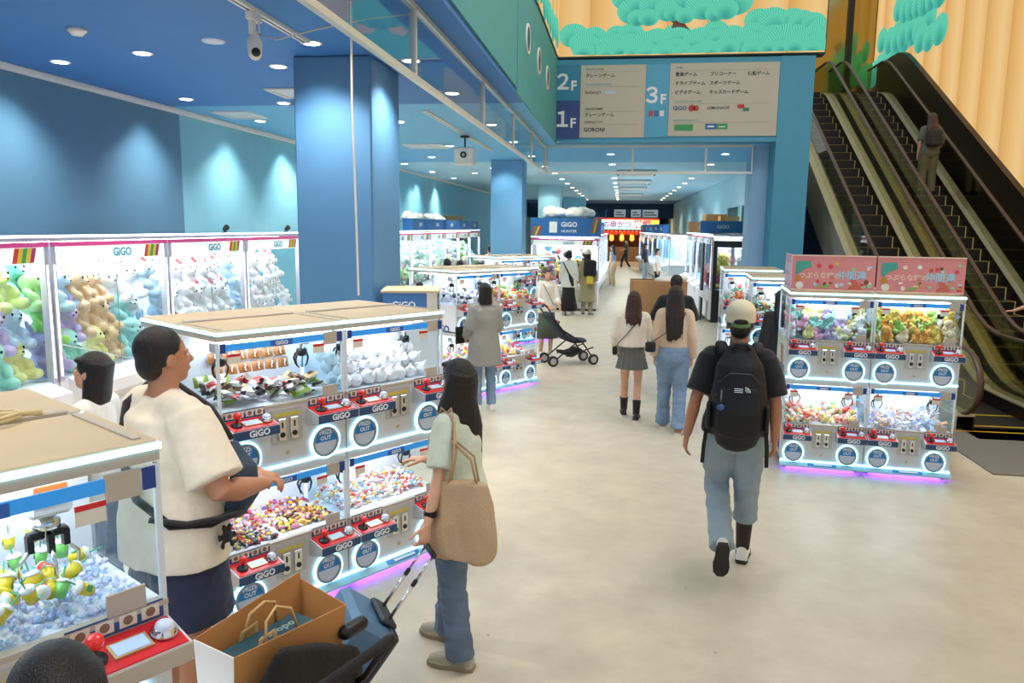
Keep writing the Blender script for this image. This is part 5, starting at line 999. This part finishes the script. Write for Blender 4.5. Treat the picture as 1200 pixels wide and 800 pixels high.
# backpack
t = worn('backpack', 'black backpack with side straps on the man in the white cap', 'backpack', bman)
me = remesh(G().tube([(0, -.24, .93), (0, -.25, 1.0), (0, -.25, 1.2), (0, -.235, 1.36), (0, -.215, 1.45)], [(.13, .085), (.16, .115), (.16, .12), (.14, .1), (.09, .06)], 20, up=(0, 1, 0), dome=True), .01, 4); wrinkle(me, .006, 14, .7, 2); me.materials.append(BAGK); obj('main_body', me, parent=t)
me = remesh(G().tube([(0, -.345, .98), (0, -.36, 1.1), (0, -.34, 1.24)], [(.12, .03), (.13, .035), (.11, .025)], 16, up=(0, 1, 0), dome=True), .009, 3); me.materials.append(M('backpack_pocket', '#0e0f12', .7)); fp = obj('front_pocket', me, parent=t)
for s in (-1, 1):
    obj('shoulder_strap', G().tube([(s*.1, -.17, 1.43), (s*.105, -.09, 1.475), (s*.11, .02, 1.47), (s*.12, .11, 1.38)], [(.032, .012)]*4, 8), BAGK, t, True)
    obj('hanging_strap', G().tube([(s*.17, -.2, 1.0), (s*.185, -.19, .86), (s*.19, -.18, .74)], [(.012, .004)]*3, 6), BAGK, t)
    obj('side_pocket', G().tube([(s*.165, -.25, 1.0), (s*.168, -.25, 1.13)], [(.02, .07), (.014, .065)], 10, up=(0, 1, 0), dome=True), BAGK, t, True)
obj('carry_handle', G().tube([(-.05, -.25, 1.47), (-.03, -.265, 1.5), (.03, -.265, 1.5), (.05, -.25, 1.47)], .009, 6), BAGK, t, True)
lg = obj('logo_patch', G().tube([(.03+.012*math.cos(R(a)), -.368, 1.235+.012*math.sin(R(a))) for a in range(0, 91, 18)], .0025, 5).tube([(.03+.021*math.cos(R(a)), -.368, 1.235+.021*math.sin(R(a))) for a in range(0, 91, 18)], .0025, 5).tube([(.03+.03*math.cos(R(a)), -.368, 1.235+.03*math.sin(R(a))) for a in range(0, 91, 18)], .0025, 5), LW, fp); obj('logo_bar', G().box(-.03, .018, -.37, -.367, 1.233, 1.237).box(-.03, .018, -.37, -.367, 1.243, 1.247).box(-.03, .018, -.37, -.367, 1.253, 1.257), LW, lg)
ch = obj('zip_cord', G().tube([(-.1, -.35, 1.24), (-.1, -.36, 1.17)], .006, 6), M('cord_grey', '#777777', .6), t); obj('charm', G().ell((-.1, -.37, 1.14), (.024, .016, .02), 10, 8), M('charm_blue', '#3a5a9a', .4), ch, True)
obj('zipper', G().tube([(-.12, -.335, 1.28), (-.06, -.35, 1.34), (.06, -.35, 1.34), (.12, -.335, 1.28)], .004, 5), M('zip_dark', '#2c2d33', .5), t)
bh = remesh(G().ell((0, -.008, 1.66), (.093, .108, .085), 20, 12).tube([(0, -.008, 1.60), (0, -.006, 1.66)], [(.092, .106), (.094, .108)], 20, up=(0, 1, 0)), .008, 2); bh.materials.append(M('cap_cream', '#e6d8ba', .85, bump=(200, .2))); bh.transform(Matrix.Translation((0, .02, 0)))
cp = obj('cap', bh, parent=bman); obj('cap_brim', G().prism([(-.085, .1), (-.07, .17), (0, .2), (.07, .17), (.085, .1)], 'z', 1.605, 1.613), M('cap_cream'), cp)
obj('cap_strap', G().tube([(-.055, -.075, 1.595), (-.03, -.1, 1.59), (0, -.106, 1.588), (.03, -.1, 1.59), (.055, -.075, 1.595)], [(.004, .012)]*5, 6), M('strap_green', '#6f8f5a', .7), cp); obj('cap_button', G().ell((0, .012, 1.745), (.008, .008, .004), 8, 6), M('cap_cream'), cp)
obj('cap_gap', G().ell((0, -.088, 1.612), (.045, .014, .02), 12, 8), HB, cp, True)
for k, (x, w_) in enumerate(((-.07, .03), (-.02, .035), (.03, .025), (.075, .03))): obj('shirt_print', G().box(x, x+w_, -.131, -.118, 1.33+.008*(k % 2), 1.372), M('print_teal', '#3f8fa0', .7), bman)
# sling bag of the man in the cream shirt
t = worn('sling_bag', 'dark navy sling bag with black strap on the man in the cream shirt', 'bag', man1)
SL = M('sling_navy', '#2c3f52', .7, bump=(120, .3))
me = remesh(G().tube([(.13, .2, 1.2), (.18, .21, 1.12), (.2, .2, 1.02), (.18, .17, .95)], [(.04, .03), (.08, .045), (.095, .05), (.07, .035)], 14, up=(1, .6, 0), dome=True), .009, 3); me.materials.append(SL); wrinkle(me, .005, 14, 1, 4); obj('pouch', me, parent=t)
obj('shoulder_strap', G().tube([(.14, .19, 1.24), (.02, .17, 1.36), (-.1, .09, 1.455), (-.16, .0, 1.46), (-.14, -.1, 1.4), (-.02, -.19, 1.24), (.12, -.195, 1.08), (.22, -.12, .98), (.26, .02, .96), (.235, .14, .97)], [(.016, .005)]*10, 6), BLK, t, True)
obj('lower_strap', G().tube([(.2, -.19, 1.02), (.27, -.08, .99), (.29, .06, .98), (.26, .16, .97)], [(.022, .008)]*4, 8), BLK, t, True)
g = G().ell((.285, .07, .9), (.022, .02, .026), 10, 8)
for dx, dz in ((-.02, -.035), (.02, -.035), (-.03, .0), (.03, .0), (-.012, .035), (.012, .035)): g.ell((.285, .07+dx, .9+dz), (.009, .01, .016), 8, 6)
me = remesh(g, .006, 1); me.materials.append(BLK); obj('charm', me, parent=t)
# tote
t = worn('tote_bag', 'beige canvas tote bag hanging from the girl\'s shoulder', 'bag', girl)
TOT = M('tote_canvas', '#c3a482', .85, noise_=(80, .05), bump=(90, .2))
g = G().tube([(0, 0, .72), (0, 0, .76), (0, 0, .9), (0, 0, 1.02), (0, 0, 1.12)], [(.17, .055), (.185, .06), (.185, .065), (.165, .05), (.14, .028)], 22, up=(0, 1, 0))
me = remesh(g, .009, 3); wrinkle(me, .022, 9, .35, 6); me.materials.append(TOT); TM = Matrix.Translation((-.25, -.15, 0)) @ Matrix.Rotation(R(-80), 4, 'Z')
bd = obj('bag_body', me, parent=t); bd.matrix_local = TM
for s in (-1, 1):
    p = [TM @ V3((-.07, s*.02, 1.11)), TM @ V3((-.04, s*.02, 1.26)), V3((-.17, -.06, 1.40+.004*s)), V3((-.14, .0+.03*s, 1.462)), V3((-.165, .06, 1.38)), TM @ V3((.05, s*.03, 1.25)), TM @ V3((.08, s*.02, 1.11))]
    obj('strap', G().tube(p, [(.012, .004)]*7, 6), TOT, t, True)
pk = obj('side_pocket', G().box(-.19, -.15, -.045, .045, .76, .98, b=.012), TOT, t, True); pk.matrix_local = TM
tag(obj('wrist_watch', G().tube([(0, 0, -.014), (0, 0, .014)], .03, 14).box(-.014, .014, -.036, -.026, -.016, .016, b=.003), BLACK, loc=wm(girl) @ V3((-.345, -.012, .965)), rz=girl.rotation_euler.z), 'black watch on the girl\'s wrist above the suitcase handle', 'watch')
# suitcase with extended handle
Hh = wm(girl) @ V3((-.412, .02, .83)); tail = V3((-1.42, 3.11, .05)); ax = (tail-Hh).normalized(); zt = -ax
side = V3((0, 0, 1)).cross(ax).normalized(); nrm = zt.cross(side)
Mx = Matrix((side, nrm, zt)).transposed().to_4x4(); L_ = (tail-Hh).length
t = thing('suitcase', 'steel blue hard suitcase tilted on its extended handle', 'suitcase', tail); t.rotation_euler = Mx.to_euler()
SB = M('suitcase_blue', '#4d7190', .35, noise_=(6, .05)); BH = min(.58, L_-.38)
obj('shell', G().box(-.19, .19, -.12, .12, .02, BH, b=.03), SB, t); obj('frame', G().box(-.198, .198, .06, .123, .015, BH+.012, b=.02), M('suitcase_dark', '#232a30', .5), t)
obj('handle_plate', G().box(-.12, .12, .02, .11, BH+.003, BH+.03, b=.01), M('suitcase_dark'), t); obj('side_handle', G().tube([(.175, -.03, BH*.35), (.2, -.03, BH*.4), (.2, -.03, BH*.6), (.175, -.03, BH*.65)], .01, 6), BLACK, t, True)
for s in (-1, 1):
    obj('handle_tube', G().tube([(s*.065, .075, BH+.03), (s*.065, .075, BH+.03+(L_-BH)*.5)], .009, 8), CHROME, t, True); obj('handle_tube', G().tube([(s*.065, .075, BH+.03+(L_-BH)*.5), (s*.065, .075, L_-.01)], .0075, 8), CHROME, t, True)
    obj('tube_collar', G().tube([(s*.065, .075, BH+.02+(L_-BH)*.5), (s*.065, .075, BH+.05+(L_-BH)*.5)], .0115, 8), BLACK, t)
    for y in (-.07, .07): obj('wheel', G().tube([(s*.14-.012, y, -.012), (s*.14+.012, y, -.012)], .026, 12), BLACK, t)
obj('grip', G().tube([(-.075, .075, L_), (.075, .075, L_)], [(.012, .014)]*2, 10, dome=True), BLACK, t, True)
# paper shopping bag riding on the black stroller in the foreground
t = thing('paper_bag', 'open brown paper shopping bag with white outside, in the foreground', 'paper bag', (-1.27, 2.57, .42), R(66))
KR = M('kraft_inside', '#b9824a', .8, bump=(5, .3), noise_=(3, .06)); PW = M('kraft_white_outside', '#e8e0d6', .7, bump=(5, .3)); w2, d2, hh = .25, .085, .40
def sheet(nm, pts, m): # thin folded sheet with thickness
    a, b_, c, d_ = map(V3, pts); n = (b_-a).cross(d_-a).normalized()*.002
    return obj(nm, G().add([a-n, b_-n, c-n, d_-n, a+n, b_+n, c+n, d_+n], [(3, 2, 1, 0), (4, 5, 6, 7), (0, 1, 5, 4), (1, 2, 6, 5), (2, 3, 7, 6), (3, 0, 4, 7)]), m, t)
sheet('front_panel', ((-w2, -d2, 0), (w2, -d2, 0), (w2+.03, -d2-.03, hh-.03), (-w2, -d2-.02, hh)), KR); sheet('back_panel', ((-w2, d2, 0), (w2, d2, 0), (w2+.02, d2+.05, hh+.05), (-w2, d2+.03, hh)), KR)
sheet('side_panel', ((-w2, d2, 0), (-w2, -d2, 0), (-w2, -d2-.02, hh), (-w2, d2+.03, hh)), PW); sheet('side_panel', ((w2, -d2, 0), (w2, d2, 0), (w2+.02, d2+.05, hh+.02), (w2+.03, -d2-.03, hh-.03)), KR)
obj('bottom', G().box(-w2, w2, -d2, d2, 0, .006), KR, t)
for y in (-d2+.02, d2-.02): obj('twisted_handle', G().tube([(-.08, y, hh-.08), (-.06, y*.7, hh+.03), (.0, y*.5, hh+.06), (.06, y*.7, hh+.03), (.08, y, hh-.08)], .006, 6), M('paper_cord', '#c9a46a', .8), t, True)
t2 = thing('gift_bag', 'dark teal gift bag with pale lettering inside the paper bag', 'paper bag', (-1.27, 2.57, .43), R(66)); obj('bag_body', G().box(-.2, .17, -.06, .06, 0, .33, b=.006), M('gift_teal', '#12444f', .5), t2)
text('sapopo', .06, M('gift_letter', '#9ab8b0', .6), t2, (.04, -.0615, .26), 0, rot=(0, 0, 0)); text('sapopo', .055, M('gift_letter'), t2, (.03, .0, .3315), 0, rot=(R(-90), 0, 0)); obj('emblem', G().ring((.03, -.061, .17), .02, .03, .002, 18), M('gift_letter'), t2)
for s in (-1, 1): obj('ribbon_handle', G().tube([(-.1, s*.06, .29), (-.09, s*.05, .36), (-.03, s*.05, .37), (-.02, s*.06, .29)], [(.012, .003)]*4, 6), M('ribbon_tan', '#c7a878', .7), t2)
# foreground stroller
t = thing('stroller', 'black folded stroller in the foreground under the paper bag', 'stroller', (-1.13, 2.50, 0), R(66))
SBK = M('stroller_fabric', '#15110f', .8, bump=(60, .3)); SFR = M('stroller_frame', '#1c1c1f', .4, .3)
me = remesh(G().tube([(.0, .0, .36), (.02, .0, .5), (.04, -.02, .62), (.08, -.03, .71)], [(.25, .1), (.28, .09), (.28, .06), (.24, .035)], 20, up=(0, 1, 0), dome=True), .012, 3); wrinkle(me, .01, 9, .6, 3); me.materials.append(SBK); obj('seat_fabric', me, parent=t)
obj('basket', G().box(-.25, .25, -.12, .16, .3, .43, b=.03), SBK, t)
obj('push_bar', G().tube([(-.2, -.30, .80), (-.05, -.31, .81), (.08, -.31, .81), (.16, -.29, .80)], .019, 10, dome=True), M('foam_grip', '#1d1b18', .9, bump=(200, .3)), t, True)
for s in (-.24, .24):
    obj('frame_tube', G().tube([(s*.8, -.28, .79), (s, -.1, .55), (s, .18, .3), (s, .3, .1)], .013, 8), SFR, t, True); obj('frame_tube', G().tube([(s, -.28, .1), (s, 0, .42)], .013, 8), SFR, t)
    for y in (.32, -.3): obj('wheel', G().tube([(s-.02, y, .075), (s+.02, y, .075)], .075, 18), BLACK, t)
obj('hinge_knob', G().tube([(.27, .03, .68), (.36, .03, .68)], .03, 14, dome=True), SFR, t, True)
# stroller pushed by the woman in the white blouse
t = thing('stroller', 'dark blue compact stroller parked beside the crane island', 'stroller', (-.86, 12.9, 0), R(-62), None, 1.0)
DB_ = M('stroller_navy', '#26323f', .8, bump=(60, .3))
me = remesh(G().tube([(0, -.38, .86), (0, -.25, .68), (0, -.08, .48), (0, .1, .4), (0, .28, .4)], [(.17, .05), (.18, .06), (.18, .06), (.18, .05), (.17, .04)], 16, up=(0, .5, 1), dome=True), .016, 3); me.materials.append(DB_); obj('seat_fabric', me, parent=t)
me = remesh(G().tube([(0, -.14, .22), (0, .05, .17), (0, .22, .24)], [(.17, .03), (.18, .06), (.17, .03)], 14, up=(0, 0, 1), dome=True), .016, 2); me.materials.append(SBK); obj('basket', me, parent=t)
for s in (-.2, .2):
    obj('frame_tube', G().tube([(s, -.46, 1.0), (s, -.2, .62), (s, .2, .38), (s, .4, .1)], .014, 8), SFR, t, True); obj('frame_tube', G().tube([(s, -.32, .09), (s, .12, .42)], .013, 8), SFR, t, True); obj('frame_tube', G().tube([(s, .4, .3), (s, -.1, .16)], .011, 8), SFR, t)
    for y in (-.34, .4):
        wh = obj('wheel', G().tube([(s-.022, y, .09), (s+.022, y, .09)], .09, 18), BLACK, t); obj('wheel_hub', G().tube([(s-.026, y, .09), (s+.026, y, .09)], .055, 14), M('wheel_grey', '#a9a9a6', .4), wh)
obj('push_bar', G().tube([(-.2, -.46, 1.0), (-.15, -.5, 1.04), (.15, -.5, 1.04), (.2, -.46, 1.0)], .016, 8), M('foam_grip'), t, True)
# bags of the two women walking
t = worn('crossbody_bag', 'small black crossbody bag on the girl in the ivory knit', 'bag', g1); obj('strap', G().tube([(.12, -.02, 1.45), (.08, -.135, 1.36), (-.06, -.155, 1.18), (-.19, -.09, 1.02), (-.22, .02, .95)], [(.007, .004)]*5, 6), BLK, t); obj('pouch', G().box(-.26, -.2, -.05, .1, .86, .97, b=.015), BLK, t)
t = worn('handbag', 'small black handbag at the side of the long-haired woman', 'bag', w1); obj('pouch', G().box(-.32, -.2, -.17, -.1, .95, 1.07, b=.02), BLK, t, True); obj('strap', G().tube([(.13, -.02, 1.45), (.1, -.14, 1.36), (-.06, -.15, 1.2), (-.26, -.135, 1.06)], [(.006, .004)]*4, 6), BLK, t); obj('chain', G().tube([(-.3, -.135, 1.06), (-.29, -.135, 1.12), (-.23, -.135, 1.12), (-.22, -.135, 1.06)], .005, 6), CHROME, t)
tag(obj('tablet_case', G().box(-.16, .16, -.012, .012, -.11, .11, b=.006), M('case_black', '#1d1f22', .4), loc=wm(bpy.data.objects['person.003']) @ V3((-.2, .26, 1.0)), rz=R(60)), 'black tablet case held by the woman in the grey shirt', 'tablet')
# rider's backpack
t = worn('backpack', 'dark grey backpack on the escalator rider', 'backpack', rid); me = rbox(-.15, .15, -.28, -.12, 1.0, 1.36, .05, .016, 3); me.materials.append(M('pack_grey', '#2e2d2b', .75)); obj('main_body', me, parent=t); obj('front_pocket', G().box(-.11, .11, -.31, -.279, 1.02, 1.2, b=.02), M('pack_grey'), t)
# carried carton and cartons on the machines
CARD = M('cardboard', '#b48a5c', .8, noise_=(5, .06)); TAPE = M('carton_tape', '#9c7648', .6)
def carton(label, loc, rz, sx, sy, sz, open_=False, group=None):
    t = thing('cardboard_box', label, 'box', loc, rz, group); obj('carton', G().box(-sx, sx, -sy, sy, 0, sz), CARD, t); obj('tape', G().box(-.03, .03, -sy-.001, sy+.001, sz, sz+.001) if not open_ else G().box(-sx*.3, sx*.1, -sy-.002, -sy, sz*.3, sz*.34), TAPE if not open_ else M('carton_print', '#3a2c20', .7), t)
    if open_:
        for s in (-1, 1): obj('flap', G().prism([(-sx, 0), (sx, 0), (sx, .12), (-sx, .12)], 'z', sz, sz+.004), CARD, t)
    return t
carton('large cardboard box carried by the person in dark clothes', wm(carrier) @ V3((-.19, .55, .98)), R(4), .36, .26, .62, True)
tag(obj('plastic_wrap', remesh(G().ell((0, 0, 0), (.2, .18, .06), 12, 8).ell((.15, 0, .03), (.12, .1, .05), 10, 8), .02, 3), loc=wm(carrier) @ V3((-.05, .55, 1.6))), 'white plastic wrap bulging out of the carried carton', 'plastic bag').data.materials.append(WHITE)
for i, (x, y, z, s, lb) in enumerate(((1.95, 23.2, 2.2, .22, 'left carton stacked on the right corridor cranes'), (2.45, 23.2, 2.42, .3, 'top carton stacked on the right corridor cranes'), (2.78, 23.0, 2.2, .27, 'right carton stacked on the right corridor cranes'))): carton(lb, (x+.2, y, z), .1*i, s, .25, .3 if i != 2 else .46)
PLB = M('clear_white_plastic', '#ebe6dc', .25, bump=(14, .6))
def sack(label, loc, s, seed):
    q = random.Random(seed); g = G()
    for k in range(5): g.ell((q.uniform(-.6, .6)*s[0], q.uniform(-.4, .4)*s[1], s[2]*.5), (s[0]*q.uniform(.4, .6), s[1]*.6, s[2]*q.uniform(.5, .75)), 12, 8)
    me = remesh(g, .03, 2); wrinkle(me, .03, 7, 1, seed); me.materials.append(PLB); tag(obj('plastic_sack', me, loc=loc), label, 'plastic bag')
sack('white plastic sack between the cartons on the right cranes', (2.65, 23.0, 2.2), (.45, .3, .25), 1); sack('left plastic sack on the large blue topper', (-1.95, 21.7, 2.56), (.45, .3, .26), 2); sack('right plastic sack on the large blue topper', (-1.2, 21.75, 2.56), (.5, .3, .26), 3)
sack('near plastic sack on the cranes along the left wall', (-5.6, 20.5, 2.19), (.3, .6, .42), 4); sack('far plastic sack on the cranes along the left wall', (-5.6, 22.8, 2.19), (.3, .6, .4), 5); carton('brown carton on the cranes along the left wall', (-5.7, 25.6, 2.18), 0, .3, .5, .45)
for y, lb in ((9.9, 'tiny black clip lamp on the third tall crane'), (11.85, 'tiny black clip lamp on the fourth tall crane')):
    t = thing('clip_lamp', lb, 'lamp', (-5.35, y, 2.155)); obj('clip', G().box(-.03, .03, -.03, .03, 0, .03), BLACK, t); obj('lamp_head', G().tube([(0, 0, .06), (.06, -.05, .09)], [.03, .04], 10), BLACK, t)
# blue-topped machine behind the two-deck island
t = thing('prize_kiosk', 'blue-topped kiosk with teal side sign behind the two-deck island', 'kiosk', (-2.25, 7.1, 0), R(12))
obj('body', G().box(0, .52, .02, .6, 0, 1.5), SIDE, t); obj('blue_header', G().box(0, .42, 0, .02, 1.5, 1.66).box(.0, .42, .02, .6, 1.5, 1.66), M('kiosk_blue', '#3a74b4', .45), t); obj('pillar_trim', G().box(.42, .52, 0, .6, 1.5, 1.66), WOFF, t); obj('top', G().box(-.02, .54, -.02, .62, 1.66, 1.68), BEIGE, t)
sd = obj('side_sign', G().box(.521, .53, .02, .6, 1.46, 1.655), M('kiosk_teal', '#1f6a74', .45), t); obj('sign_mark', G().box(.5305, .533, .08, .2, 1.5, 1.61), PAPER, sd); obj('sign_mark', G().box(.5305, .533, .4, .52, 1.55, 1.62), PAPER, sd); text('GiGO', .09, LW, t, (.2, -.001, 1.54), .02)
# black-framed machine with yellow plush at the corridor corner
t = thing('black_crane_game', 'black-framed crane game with yellow plush beside the blue pillar', 'crane game', (2.25, 19.5, 0)); W_ = .95
obj('base', G().box(0, W_, 0, .9, 0, .8), BLACK, t); obj('roof', G().box(0, W_, 0, .9, 1.85, 2.02), BLACK, t)
for x in (0, W_-.09): obj('post', G().box(x, x+.09, 0, .08, .8, 1.85), BLACK, t); obj('post', G().box(x, x+.09, .82, .9, .8, 1.85), BLACK, t)
obj('centre_bar', G().box(.42, .5, .03, .06, .8, 1.85), SILV, t); obj('back_panel', G().box(.05, W_-.05, .86, .88, .8, 1.85), INNER, t); obj('inner_light', G().box(.15, W_-.15, .2, .7, 1.82, 1.845), INLIT, t); obj('glass_pane', G().box(.09, W_-.09, .01, .018, .8, 1.85), CGL, t)
for k, (x, z, c, s) in enumerate(((.25, .82, 'yellow', 1.4), (.68, .82, 'orange', 1.3), (.28, 1.2, 'yellow', 1.3), (.7, 1.25, 'white', 1.1))): plush('bear', c, '%s big plush %s in the black-framed crane' % (c, 'on top' if z > 1 else 'at the bottom'), (2.25+x, 19.85, z, 0), s*.95)
t = thing('service_cart', 'narrow black rack standing beside the corridor corner crane', 'rack', (2.03, 19.9, 0)); obj('upright', G().box(0, .05, 0, .4, .08, 1.95), BLACK, t); obj('foot', G().box(-.05, .12, 0, .4, .05, .08), SFR, t)
for y in (.05, .35): obj('caster', G().tube([(.0, y, .026), (.03, y, .026)], .026, 10), BLACK, t)
# cable coiled on the nearest crane
tag(obj('cable', G().tube([at('N', .2, .95, 3.0)]+[at('N', *p) for p in ((.3, .8, 2.3), (.42, .66, 1.9), (.52, .56, 1.76), (.6, .5, 1.745), (.7, .47, 1.742))], .011, 7), M('cable_cream', '#cbb98c', .5), smooth=True), 'cream cable dropping onto the top of the nearest crane', 'cable')
tag(obj('cable_coil', G().tube([at('N', .52+.13*math.cos(a/10)*(1+.1*math.sin(a)), .5+.09*math.sin(a/10), 1.736+.0025*(a//16)) for a in range(0, 126, 3)], .006, 6), M('cable_cream'), smooth=True), 'loose cable loop lying on the nearest crane top', 'cable')
# ================================================================== far end: eatery with banner and lanterns, directory boards
t = thing('eatery_front', 'glowing eatery front at the far end of the corridor', 'shop front', (0, 54, 0)); WARM = M('warm_counter_glow', '#ffb45a', emit=2.2, ecol='#ff9a3c')
obj('counter', G().box(-2.5, 2.6, 0, .5, 0, 1.0), M('counter_wood', '#8a6a4a', .6, noise_=(8, .15)), t); obj('back_wall', G().box(-2.5, 2.6, 1.5, 1.6, 0, 2.9), M('eatery_wall', '#6a4428', .7), t)
for k in range(7): obj('counter_lamp', G().tube([(-2.1+k*.7, .3, 1.55), (-2.1+k*.7, .3, 1.85)], [.16, .12], 10, dome=True), WARM, t)
b_ = obj('banner', G().box(-1.9, 2.5, -.05, 0, 2.2, 2.85), M('banner_sky', '#8fdfe6', .5, emit=.7, ecol='#8fdfe6'), t); obj('banner_end', G().box(1.95, 2.5, -.055, -.0505, 2.2, 2.85), M('banner_lime', '#d7e05a', .5, emit=.6), b_)
text('の串かつ', .5, M('banner_purple', '#8a2f9a', .5, emit=.3), b_, (-.35, -.056, 2.52), .03); text('横綱', .6, M('banner_red', '#d92b20', .5, emit=.4), b_, (1.35, -.056, 2.52), .03)
obj('valance', G().box(-1.9, 2.5, -.06, .02, 2.86, 2.98), M('valance_red', '#a82a20', .6, emit=.3), t)
LANT = G().lathe([(.05, -.16), (.1, -.12), (.125, 0), (.1, .12), (.05, .16)], 12).mesh('lantern', M('lantern_red', '#c8301f', .5, emit=.7, ecol='#e0401f'), True)
for k in range(16): obj('lantern', LANT, parent=t, loc=(-1.8+k*.28, -.1, 1.98))
t = thing('directory_board', 'white directory boards above the eatery banner', 'sign', (0, 51.999, 0))
for x0, x1 in ((-.55, .2), (.55, 1.2), (1.3, 2.3)): p_ = obj('board', G().box(x0, x1, -.04, 0, 3.02, 3.5), M('far_board', '#c9d6de', .5, emit=.3), t); obj('print_block', G().box(x0+.1, x1-.1, -.045, -.0405, 3.12, 3.2).box(x0+.1, x1-.25, -.045, -.0405, 3.28, 3.36), M('far_print', '#6a8aa0', .6), p_)
for x in (-1.1, .38, 1.25): obj('floor_block', G().box(x-.06, x+.08, -.04, 0, 3.02, 3.5), M('far_blue', '#3f7fc0', .5), t)
area('eatery_fill', (.3, 53.2, 3.2), 4, .6, 120, (1, .7, .4))  # unseen area light added to brighten the dark corridor end
bpy.data.scenes.remove(TSC)
